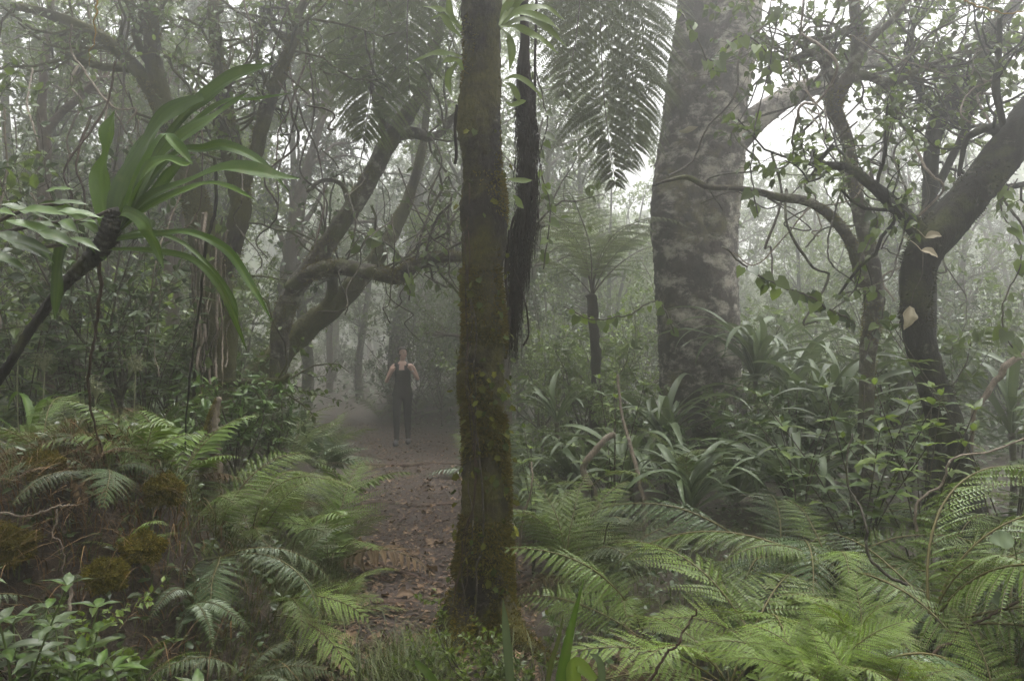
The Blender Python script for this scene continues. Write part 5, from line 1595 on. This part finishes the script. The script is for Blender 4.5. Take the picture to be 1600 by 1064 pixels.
# mound: earth lump, moss cushions, mossy stump, dead stalks
def moss_cushion(px, py, Y, s, label, seed, gold=True):
    r_ = rng_(seed)
    c = at(px, py, Y)
    n = 700
    D = nrm(r_.normal(size=(n, 3)) * [1, 1, 1])
    rad = s * (1 + .25 * np.sin(D[:, 0] * 5 + seed) * np.sin(D[:, 1] * 4) + .15 * np.sin(D[:, 2] * 7))
    mb = MB()
    u, v = np.meshgrid(np.linspace(0, np.pi, 12), np.linspace(0, 2 * np.pi, 18, endpoint=False), indexing='ij')
    DD = np.stack([np.sin(u) * np.cos(v), np.sin(u) * np.sin(v), np.cos(u)], -1)
    rr = s * (1 + .25 * np.sin(DD[..., 0] * 5 + seed) * np.sin(DD[..., 1] * 4) + .15 * np.sin(DD[..., 2] * 7))
    V = c + DD * rr[..., None] * [1.15, 1, .85]
    i = np.arange(11)[:, None] * 18
    j = np.arange(18)[None]
    q = np.stack([i + j, i + (j + 1) % 18, i + 18 + (j + 1) % 18, i + 18 + j], -1).reshape(-1, 4)
    mb.add(V, q[:, ::-1], .2)
    k = r_.integers(0, n, 5200)
    Pp = c + D[k] * rad[k][:, None] * [1.15, 1, .85] + r_.normal(0, .006, (5200, 3))
    scatter(mb, T_DIA, Pp, D[k] + r_.normal(0, .6, (5200, 3)), r_.normal(size=(5200, 3)), r_.uniform(.008, .022, 5200), .006, np.clip(r_.normal(.5, .3, 5200), 0, 1))
    tag(link('moss_cushion', mb.mesh('moss_cushion', M['moss_gold' if gold else 'moss'], c, False), None, c), label, 'moss')
moss_cushion(165, 898, 3.25, .06, 'round golden moss cushion low on the dark face of the mound', 841)
moss_cushion(72, 728, 3.6, .06, 'mossy green lump near the top left of the mound', 842)
moss_cushion(258, 765, 3.75, .065, 'orange-gold moss patch on the shoulder of the mound', 843)
moss_cushion(225, 855, 3.45, .06, 'dull green moss patch in the middle of the mound face', 844, False)
moss_cushion(10, 850, 3.3, .08, 'dark green moss lump at the left edge of the mound', 845, False)
sb0 = gp(332, 4.6)
st = thing('mossy_stump', 'slender broken stump coated in yellow moss on top of the mound', 'stump', sb0)
mb = MB()
P, r = limb_px([(328, 720, 4.6, 14), (330, 680, 4.6, 11), (334, 650, 4.6, 8), (343, 622, 4.6, 4)])
P = np.vstack([sb0 - [0, 0, .04], P])
SP, SR = tube(mb, P, np.concatenate([[.06], r]), 10, rng, .3, 4., 40, .5, .12)
link('trunk', mb.mesh('trunk', M['bark_pale'], sb0), st)
mb = MB()
moss_on(mb, rng, SP, SR, 4200, .6, 1.35, .014, .006, 1.5, -.6)
mo = link('moss', mb.mesh('moss', M['moss_gold'], sb0, False), st)
mo['kind'] = 'stuff'

def px_line(name, label, pts, w, mat, seed, cat, group=None, n=40, rough=.2, down=True, sides=6, taper=.5):
    r_ = rng_(seed)
    P, r = limb_px([(a, b, y, w) for a, b, y in pts])
    P = spl(P, n) + np.cumsum(r_.normal(0, .003, (n, 3)), 0)
    r = r[0] * np.linspace(1, taper, n)
    b = P[np.argmin(P[:, 2])].copy()
    mb = MB()
    tube(mb, P, r, sides, r_, rough, 3., n, r_.uniform(), .06)
    return tag(link(name, mb.mesh(name, mat, b), None, b), label, cat, group)
px_line('dead_stalk', 'pale dead upright stalk standing at the foot of the mound', [(110, 1040, 2.9), (112, 980, 2.9), (116, 920, 2.95), (118, 915, 2.95)], 4, M['bark_pale'], 851, 'stalk')
px_line('dead_stalk', 'thin twisted pale root dangling on the mound face', [(90, 795, 3.3), (92, 830, 3.3), (106, 850, 3.3), (108, 900, 3.3), (105, 960, 3.3)], 1.3, M['bark_pale'], 852, 'root')
px_line('dead_stalk', 'bare twig lying across the dark mound', [(0, 800, 3.4), (60, 802, 3.35), (110, 795, 3.4), (140, 798, 3.45)], 1.6, M['bark_pale'], 853, 'twig')
px_line('hanging_vine', 'brown liana hanging from the leaning cane down to the mound', [(155, 400, 3.2), (160, 470, 3.3), (152, 540, 3.4), (146, 610, 3.5), (150, 660, 3.6), (164, 715, 3.75)], 3.2, M['bark_red'], 854, 'vine')
px_line('hanging_vine', 'dark vertical liana left of the vine-clad trunk behind the strap leaves', [(338, 250, 4.), (334, 330, 4.), (318, 400, 4.), (312, 460, 4.1), (300, 560, 4.3), (285, 700, 4.4)], 3.0, M['bark_dark'], 855, 'vine')
# crooked pale branches right of the trunk
px_line('crooked_branch', 'crooked pale bare branch rooted right of the mossy trunk', [(920, 835, 6.), (932, 790, 6.), (925, 760, 6.), (912, 735, 6.), (925, 710, 6.), (942, 690, 6.), (955, 683, 6.)], 6, M['bark_pale'], 861, 'branch', rough=.15, sides=10, taper=.8)
px_line('crooked_branch', 'thin pale sapling stem leaning in front of the grey strap leaves', [(1008, 850, 5.6), (1008, 790, 5.6), (998, 750, 5.7), (985, 700, 5.8), (972, 650, 5.9), (965, 590, 6.)], 4.5, M['bark_pale'], 862, 'stem', rough=.15, sides=8)
px_line('crooked_branch', 'whitish forked twig standing just right of the mossy trunk', [(812, 860, 5.2), (815, 810, 5.2), (822, 780, 5.2), (826, 750, 5.2), (825, 720, 5.25)], 2.4, M['bark_pale'], 863, 'twig')
px_line('crooked_branch', 'long pale twig zigzagging above the ribbed fern at the right', [(1432, 830, 3.6), (1430, 800, 3.6), (1440, 780, 3.6), (1468, 758, 3.6), (1475, 730, 3.6), (1498, 715, 3.6), (1545, 706, 3.6), (1620, 680, 3.6)], 2.6, M['bark_pale'], 864, 'twig')
px_line('crooked_branch', 'curving brown vine stem in front of the layered fern', [(1420, 915, 3.3), (1395, 908, 3.3), (1365, 880, 3.3), (1358, 840, 3.3), (1350, 800, 3.35), (1335, 770, 3.4), (1335, 730, 3.4), (1345, 690, 3.4)], 2.8, M['bark'], 865, 'vine')
px_line('crooked_branch', 'pale branch reaching in from the right edge above the ribbed fern', [(1640, 540, 5.), (1580, 565, 5.), (1560, 595, 5.), (1535, 630, 5.), (1522, 660, 5.), (1515, 760, 5.)], 6, M['bark_pale'], 866, 'branch', rough=.2, sides=8)
px_line('crooked_branch', 'lower brown stick slanting from the ribbed fern to the right edge', [(1440, 1040, 3.), (1480, 1010, 3.), (1510, 985, 3.), (1560, 960, 3.), (1620, 930, 3.)], 3.4, M['bark_red'], 867, 'stick')
px_line('crooked_branch', 'brown stalk leaning out of the bottom edge right of the blades', [(1000, 1090, 2.5), (1025, 1030, 2.5), (1050, 985, 2.5), (1075, 945, 2.5)], 2.6, M['bark_red'], 868, 'stalk')
px_line('dry_leaf_strip', 'long ochre dead leaf blade dangling at the top left', [(142, -80, 2.6), (142, -20, 2.6), (140, 50, 2.6), (134, 118, 2.6)], 2.6, M['rachis_gold'], 869, 'leaf', taper=.15)
px_line('thin_branch', 'thin dark twig arching across the top right corner', [(1490, -30, 3.), (1520, 5, 3.), (1570, 15, 3.), (1640, 12, 3.)], 1.8, M['rachis_gold'], 870, 'twig')
# thin lianas and bare vines: tangled
rng = rng_(880)
def liana(name, label, group, p0, p1, Y, w, seed, sag=60, mat='twig'):
    r_ = rng_(seed)
    k = 6
    t = np.linspace(0, 1, k)
    pts = [(p0[0] * (1 - u) + p1[0] * u + r_.normal(0, sag * .5) * (0 < u < 1), p0[1] * (1 - u) + p1[1] * u + (sag * math.sin(math.pi * u) * r_.uniform(.2, 1.2)) + r_.normal(0, sag * .2) * (0 < u < 1), Y + r_.normal(0, .15)) for u in t]
    px_line(name, label, pts, w, M[mat], seed, 'vine', group, 44, .15, sides=5, taper=.7)
for k in range(34):
    a = (rng.uniform(1200, 1600), rng.uniform(-20, 300))
    b = (a[0] + rng.normal(0, 130), a[1] + rng.uniform(20, 260))
    Yv, wv, mv = rng.uniform(5., 7.), rng.uniform(1.0, 2.6), int(rng.integers(3))
    lab = '%s %s bare vine %s %s' % ('thin' if wv < 1.8 else 'stout', ['brown', 'pale', 'grey'][mv], 'looping high' if a[1] < 140 else 'hanging low',
                                     'left of the forked tree' if a[0] < 1290 else 'across the forked tree' if a[0] < 1390 else 'between forked tree and twisting stem' if a[0] < 1460 else 'above the curved trunk' if a[0] < 1540 else 'at the right edge')
    liana('thin_vine', lab, 'vines tangled in the right-hand trees', a, b, Yv, wv, 900 + k, 50, ['twig', 'bark_pale', 'bark'][mv])
for k in range(24):
    a = (rng.uniform(0, 520), rng.uniform(-20, 200))
    b = (a[0] + rng.normal(0, 60), a[1] + rng.uniform(80, 420))
    Yv, wv, mv = rng.uniform(5.2, 8.), rng.uniform(1.0, 2.2), int(rng.integers(3))
    lab = '%s %s bare vine hanging %s' % ('thin' if wv < 1.6 else 'stout', ['brown', 'pale', 'reddish'][mv],
                                         'at the left edge' if a[0] < 120 else 'behind the strap leaves' if a[0] < 230 else 'beside the vine-clad trunk' if a[0] < 340 else 'between vine-clad trunk and leaning tree' if a[0] < 430 else 'about the leaning tree')
    liana('thin_vine', lab, 'vines hanging in the left-hand trees', a, b, Yv, wv, 940 + k, 30, ['twig', 'bark_pale', 'bark_red'][mv])
for k in range(12):
    a = (rng.uniform(290, 370), rng.uniform(330, 420))
    b = (a[0] + rng.normal(0, 15), rng.uniform(560, 690))
    liana('dangling_root', 'pale dangling root hanging on the vine-clad trunk', 'pale roots on the vine-clad trunk', a, b, rng.uniform(6.45, 6.62), rng.uniform(1.2, 3.0), 970 + k, 8, 'bark_pale')
for k in range(14):
    a = (rng.uniform(540, 720), rng.uniform(200, 360))
    b = (a[0] + rng.normal(0, 70), a[1] + rng.uniform(60, 200))
    liana('thin_vine', 'fine bare twig hanging over the path between leaning tree and mossy trunk', 'twigs hanging over the path', a, b, rng.uniform(6., 8.5), rng.uniform(.8, 1.5), 990 + k, 30)

# vines with heart-shaped leaves
hm = [leaf_mesh('leaf', T_HEART, .85, M['leaf']), leaf_mesh('leaf', T_HEART, .95, M['leaf_light'])]
def leaf_vine(label, pts, n, L, seed, mats=('leaf', 'leaf_light'), w=1.2):
    r_ = rng_(seed)
    P, r = limb_px([(a, b, y, w) for a, b, y in pts])
    P = spl(P, 50) + np.cumsum(r_.normal(0, .004, (50, 3)), 0)
    b = P[-1].copy()
    root = thing('leafy_vine', label, 'vine', b)
    mb = MB()
    tube(mb, P, r[0] * np.ones(50), 5, n=50)
    link('stem', mb.mesh('stem', M['twig'], b), root)
    for k in range(n):
        i = r_.integers(2, 50)
        d = np.array([r_.normal(0, .7), r_.normal(0, .4), -.8])
        lf = leaf_obj(root, b, hm[r_.integers(2)], P[i] + r_.normal(0, .012, 3), d, (r_.normal(0, .4), -.9, .5), L * r_.uniform(.6, 1.15))
        setmat(lf, M[mats[r_.integers(len(mats))]])
    return root
leaf_vine('leafy vine hanging between big trunk and forked tree from the top', [(1222, -40, 5.2), (1210, 40, 5.2), (1195, 120, 5.2), (1185, 170, 5.2), (1175, 250, 5.2), (1180, 340, 5.2)], 17, .09, 1001)
leaf_vine('heart-leaved vine trailing in front of the big pale trunk', [(1060, 20, 5.4), (1085, 60, 5.3), (1110, 110, 5.3), (1130, 80, 5.3), (1160, 60, 5.3), (1200, 90, 5.3)], 22, .085, 1002)
leaf_vine('leafy twig slanting below the long horizontal limb', [(1130, 385, 4.8), (1180, 425, 4.8), (1230, 450, 4.8), (1290, 475, 4.8), (1340, 505, 4.8)], 26, .085, 1003, ('leaf', 'leaf_dark', 'leaf_light'), 1.8)
leaf_vine('round-leaved vine draped over the horizontal bough by the path', [(540, 400, 6.8), (570, 370, 6.8), (600, 380, 6.8), (640, 420, 6.7), (645, 470, 6.7)], 16, .1, 1004)
leaf_vine('leafy vine with scattered round leaves climbing right of the hanging roots', [(850, 420, 6.), (862, 320, 6.), (850, 250, 6.), (865, 180, 6.), (850, 100, 6.)], 18, .09, 1005)
leaf_vine('leafy vine climbing the vine-clad trunk', [(310, 640, 6.5), (318, 560, 6.5), (345, 480, 6.5), (330, 400, 6.5), (350, 330, 6.5)], 24, .08, 1006, ('leaf_light', 'leaf'))
leaf_vine('leafy vine over the curved trunk at the right edge', [(1590, 280, 4.7), (1560, 330, 4.7), (1590, 400, 4.7), (1560, 480, 4.7), (1590, 560, 4.7)], 24, .085, 1007)
leaf_vine('leafy vine in front of the forked tree', [(1330, 300, 5.6), (1370, 350, 5.6), (1340, 420, 5.5), (1380, 470, 5.5), (1350, 560, 5.4)], 30, .085, 1008, ('leaf', 'leaf_dark', 'leaf_light'))
leaf_vine('leafy vine trailing across the strap leaves beside the big trunk', [(880, 480, 6.4), (930, 500, 6.4), (990, 490, 6.4), (1030, 470, 6.4), (1060, 520, 6.4)], 18, .085, 1009, ('leaf_light', 'leaf'))
# pale dead leaf on the curved trunk
dv = thing('dead_leaf', 'pale papery dead leaf dangling against the dark curved trunk', 'leaf', at(1420, 480, 4.7))
mb = MB()
mb.add(*ribbon(np.array([at(1424, 480, 4.7), at(1420, 492, 4.69), at(1417, 503, 4.69), at(1412, 516, 4.72)]), np.array([.016, .048, .034, .001]), (.25, -1, .1), .35, .14, rng_(77), 14, .6, 9))
link('blade', mb.mesh('blade', M['leaf_pale_dead'], at(1420, 480, 4.7)), dv)
mb = MB()
tube(mb, np.array([at(1422, 484, 4.7), at(1428, 455, 4.7), at(1440, 430, 4.7), at(1442, 390, 4.75)]), [.0025] * 4, 4, n=12)
link('leaf_stalk', mb.mesh('leaf_stalk', M['twig'], at(1420, 480, 4.7)), dv)
for k, (px, py, lab) in enumerate(((1446, 372, 'pale dead leaf caught in the fork of the curved trunk'), (1440, 392, 'lower pale dead leaf near the fork of the curved trunk'))):
    c = at(px, py, 4.68)
    mb = MB()
    e_ = np.array([.09, -.01, .02 - .05 * k])
    mb.add(*ribbon(np.array([c, c + e_ * .35 + [0, 0, .006], c + e_ * .7, c + e_ - [0, 0, .012]]), np.array([.006, .026, .02, .001]), (.1, -1, .6), .5, .14, rng_(78 + k), 12, .5, 7))
    tube(mb, np.array([c, c + [-.03, .03, .05], c + [-.05, .12, .1]]), [.002] * 3, 4, n=8)
    tag(link('dead_leaf', mb.mesh('dead_leaf', M['leaf_pale_dead'], c), None, c), lab, 'leaf')
# two grey insect-bitten round leaves at the right edge
for k, (px, py, s, lab) in enumerate(((1565, 843, .085, 'round pale-grey leaf at the right edge over the ribbed fern'), (1557, 935, .065, 'lower round grey leaf at the right edge'))):
    b = gp(px + 30, 3.0)
    c = at(px, py, 2.9)
    root = thing('round_leaf', lab, 'leaf', b)
    mb = MB()
    tube(mb, np.array([b - [0, 0, .03], (b + c) / 2 + [.05, 0, .05], c + [s * .5, 0, 0]]), [.004, .003, .002], 5, n=16)
    link('leaf_stalk', mb.mesh('leaf_stalk', M['stem_green'], b), root)
    lf = leaf_obj(root, b, LM['round'][0], c + np.array([s * .5, 0, 0]), (-1, 0, .05), (0, -.8, .6), s)
    setmat(lf, M['strap_grey'])

# ------------------------------------------------------------------ the walker on the path
def skin_mesh(verts, edges, radii, levels, root=0):
    me = bpy.data.meshes.new('skin')
    me.from_pydata([tuple(v) for v in verts], edges, [])
    o = bpy.data.objects.new('skin_build', me)
    COL.objects.link(o)
    o.modifiers.new('skin', 'SKIN')
    for k, r in enumerate(radii):
        sv = me.skin_vertices[0].data[k]
        sv.radius = (r, r) if np.isscalar(r) else r
        sv.use_root = (k == root)
    sm = o.modifiers.new('sub', 'SUBSURF')
    sm.levels = sm.render_levels = levels
    bpy.context.view_layer.update()
    ev = o.evaluated_get(bpy.context.evaluated_depsgraph_get())
    m2 = bpy.data.meshes.new_from_object(ev)
    bpy.data.objects.remove(o)
    V = np.array([v.co[:] for v in m2.vertices])
    Fq = [list(p.vertices) for p in m2.polygons]
    bpy.data.meshes.remove(m2)
    return V, Fq
def py_mesh(name, V, Fq, mat):
    me = bpy.data.meshes.new(name)
    me.from_pydata([tuple(v) for v in V], [], Fq)
    me.materials.append(mat)
    for p in me.polygons:
        p.use_smooth = True
    me.update()
    return me
def blob(c, r, n=12, m=16, f=None):
    u, v = np.meshgrid(np.linspace(0.001, np.pi - .001, n), np.linspace(0, 2 * np.pi, m, endpoint=False), indexing='ij')
    D = np.stack([np.sin(u) * np.cos(v), np.sin(u) * np.sin(v), np.cos(u)], -1)
    V = D * np.asarray(r)
    if f is not None:
        V = f(V)
    V = V + np.asarray(c)
    i = np.arange(n - 1)[:, None] * m
    j = np.arange(m)[None]
    q = np.stack([i + j, i + m + j, i + m + (j + 1) % m, i + (j + 1) % m], -1).reshape(-1, 4)
    return V.reshape(-1, 3), q
skin = plain_mat('skin', (.50, .33, .27), .6, .3, .12)
black = plain_mat('black_cotton', (.012, .012, .014), .85)
denim = plain_mat('dark_denim', (.018, .019, .022), .9)
hairm = plain_mat('dark_brown_hair', (.025, .016, .011), .5)
shoe = plain_mat('grey_trainers', (.06, .06, .065), .85)
dark = plain_mat('eye_dark', (.02, .015, .012), .4)
lip = plain_mat('lips', (.30, .11, .09), .5)
steel = plain_mat('watch_band', (.3, .3, .32), .35, .6)
J, E, Rd = [], [], []
def jt(p, r, par=None):
    J.append(p)
    Rd.append(r)
    if par is not None:
        E.append((par, len(J) - 1))
    return len(J) - 1
pel = jt((0, 0, .92), (.150, .105))
wai = jt((0, 0, 1.06), (.118, .085), pel)
che = jt((0, -.015, 1.24), (.140, .105), wai)
upc = jt((0, 0, 1.345), (.105, .07), che)
nk = jt((.0, .005, 1.425), .046, upc)
nk2 = jt((.004, -.008, 1.475), .044, nk)
hd = jt((.012, -.018, 1.53), (.066, .072), nk2)
hd2 = jt((.010, -.008, 1.59), (.074, .084), hd)
hd3 = jt((.008, .0, 1.635), (.05, .055), hd2)
for s in (-1, 1):
    hip = jt((s * .088, 0, .84), .088, pel)
    ky = -.10 if s < 0 else -.02
    ay = -.13 if s < 0 else .13
    kn = jt((s * .088, ky, .475), .056, hip)
    an = jt((s * .08, ay, .085), .036, kn)
    to = jt((s * .095, ay - .15, .038), .032, an)
    sh = jt((s * .165, .005, 1.345), .048, upc)
    lo_ = 0. if s > 0 else -.045
    el = jt((s * (.262 if s > 0 else .285), .03, 1.11 + lo_), .037, sh)
    wr = jt((s * .178, -.145, 1.275 + lo_), .024, el)
    pm = jt((s * .150, -.165, 1.325 + lo_), .03, wr)
    for k in range(4):
        x = s * (.150 + .016 * (k - 1.5))
        f1 = jt((x, -.175, 1.362 + lo_), .0095, pm)
        f2 = jt((x - s * .012, -.150, 1.392 + lo_ - .004 * abs(k - 1.5)), .0085, f1)
        f3 = jt((x - s * .016, -.120, 1.388 + lo_ - .005 * abs(k - 1.5)), .0075, f2)
    t1 = jt((s * .118, -.160, 1.325 + lo_), .010, pm)
    t2 = jt((s * .104, -.145, 1.350 + lo_), .009, t1)
BV, BF = skin_mesh(J, E, Rd, 2, pel)
PX0, PYY = 629, 13.0
wp = gp(PX0, PYY)
psc = .955
person = thing('person', 'walker in a black vest and dark jeans on the path, hands raised to her shoulders', 'person', wp + [0, 0, .02], sc=psc)
# face on the same head: turned towards viewer's right
hc = np.array([.010, -.010, 1.565])
yaw = R_(38)
fw = np.array([math.sin(yaw), -math.cos(yaw), -.05])
sd = np.array([math.cos(yaw), math.sin(yaw), 0])
upz = np.array([0, 0, 1.])
V, Fq = list(map(tuple, BV)), list(BF)
def addb(c, r):
    v, q = blob(c, r, 8, 10)
    o = len(V)
    V.extend(map(tuple, v))
    Fq.extend([list(np.array(f) + o) for f in q])
addb(hc + fw * .088 + upz * -.006, (.012, .014, .022))      # nose
addb(hc + fw * .066 + upz * -.062, (.024, .026, .018))      # chin
for s in (-1, 1):
    addb(hc + sd * s * .074 - fw * .008 - upz * .005, (.012, .016, .03))   # ears
body = link('body', py_mesh('body', V, Fq, skin), person)
mbx = MB()
for s in (-1, 1):
    v, q = blob(hc + fw * .074 + sd * s * .03 + upz * .018, (.011, .011, .006), 6, 8)
    mbx.add(v, q)
link('eyes', mbx.mesh('eyes', dark), body)
v, q = blob(hc + fw * .078 - upz * .038, (.02, .012, .007), 6, 8)
link('mouth', MB().add(v, q).mesh('mouth', lip), body)
# hair: cap plus a knot behind
v, q = blob(hc + upz * .022 - fw * .016, (.088, .096, .098), 18, 24)
keep = []
for f in q:
    c = v[f].mean(0) - hc
    a = c @ fw
    if not (a > .028 and c[2] < .062) and c[2] > -.075:
        keep.append(f)
mh = MB()
mh.add(v + rng_(3).normal(0, .0025, v.shape), np.array(keep))
v, q = blob(hc - fw * .105 + upz * .045, (.048, .045, .045), 10, 14)
mh.add(v, q)
link('hair', mh.mesh('hair', hairm), person)
# clothes: shells over the body, cut where the cloth ends
NV = np.zeros_like(BV)
for f in BF:
    p = BV[f]
    nn = np.cross(p[1] - p[0], p[-1] - p[0])
    for k in f:
        NV[k] += nn
NV = nrm(NV)
def shell(name, test, off, mat, flare=None):
    fold_ = 1 + .45 * np.sin(BV[:, 2] * 55 + BV[:, 0] * 38) * np.sin(BV[:, 1] * 40 + BV[:, 2] * 21)
    vv = BV + NV * (off * fold_)[:, None]
    if flare is not None:
        vv = flare(vv)
    fs = [f for f in BF if test(BV[f].mean(0))]
    idx = sorted({k for f in fs for k in f})
    mp = {k: i for i, k in enumerate(idx)}
    return link(name, py_mesh(name, vv[idx], [[mp[k] for k in f] for f in fs], mat), person)
ARMS = [(np.array(J[b]), np.array(J[a])) for a, b in E if abs(J[b][0]) > .1 and J[b][2] > 1. and abs(J[a][0]) > .1]
def near_arm(c):
    for p, q in ARMS:
        d = q - p
        u = np.clip(np.dot(c - p, d) / np.dot(d, d), 0, 1)
        if np.linalg.norm(c - p - u * d) < .047:
            return True
    return False
def is_top(c):
    if near_arm(c):
        return False
    x, y, z = c
    if abs(x) > .185 or (y < -.11 and z > 1.26 and abs(x) > .09):
        return False
    if z > 1.30:
        return .055 < abs(x) < .12 and z < 1.40
    return .84 < z
def tflare(v):
    v = v.copy()
    k = np.clip((1.12 - v[:, 2]) / .28, 0, 1)
    core = np.abs(v[:, 0]) < .2
    v[core, 0] *= (1 + .09 * k)[core]
    v[core, 1] *= (1 + .13 * k)[core]
    return v
shell('vest', is_top, .010, black, tflare)
shell('jeans', lambda c: .09 < c[2] < .93 and abs(c[0]) < .2, .009, denim)
for s in (-1, 1):
    ay = -.13 if s < 0 else .13
    def fsh(V):
        V = V.copy()
        V[..., 2] = np.maximum(V[..., 2], -.045)
        V[..., 2] += np.where(V[..., 1] > .02, .03 * np.clip((V[..., 1] - .02) / .06, 0, 1), 0)
        return V
    v, q = blob((s * .09, ay - .06, .05), (.048, .13, .055), 12, 16, fsh)
    link('shoe', MB().add(v, q).mesh('shoe', shoe), person)
v, q = blob((.183, -.138, 1.262), (.034, .034, .012), 8, 14)
link('wrist_watch', MB().add(v, q).mesh('wrist_watch', steel), person)

# ------------------------------------------------------------------ the air
hm_, t, o = nodes('haze')
pv = t.nodes.new('ShaderNodeVolumePrincipled')
pv.inputs['Color'].default_value = (.95, .948, .935, 1)
pv.inputs['Density'].default_value = HAZE
pv.inputs['Anisotropy'].default_value = .82
t.links.new(pv.outputs[0], o.inputs['Volume'])
try:
    hm_.cycles.homogeneous_volume = True
except Exception:
    pass
x0, x1, y0, y1, z0, z1 = -76, 76, -32, 112, -3, 15.5
vv = [(x, y, z) for z in (z0, z1) for y in (y0, y1) for x in (x0, x1)]
me = bpy.data.meshes.new('haze')
me.from_pydata(vv, [], [(0, 2, 3, 1), (4, 5, 7, 6), (0, 1, 5, 4), (2, 6, 7, 3), (0, 4, 6, 2), (1, 3, 7, 5)])
me.materials.append(hm_)
hz = link('haze', me)
hz['kind'] = 'stuff'
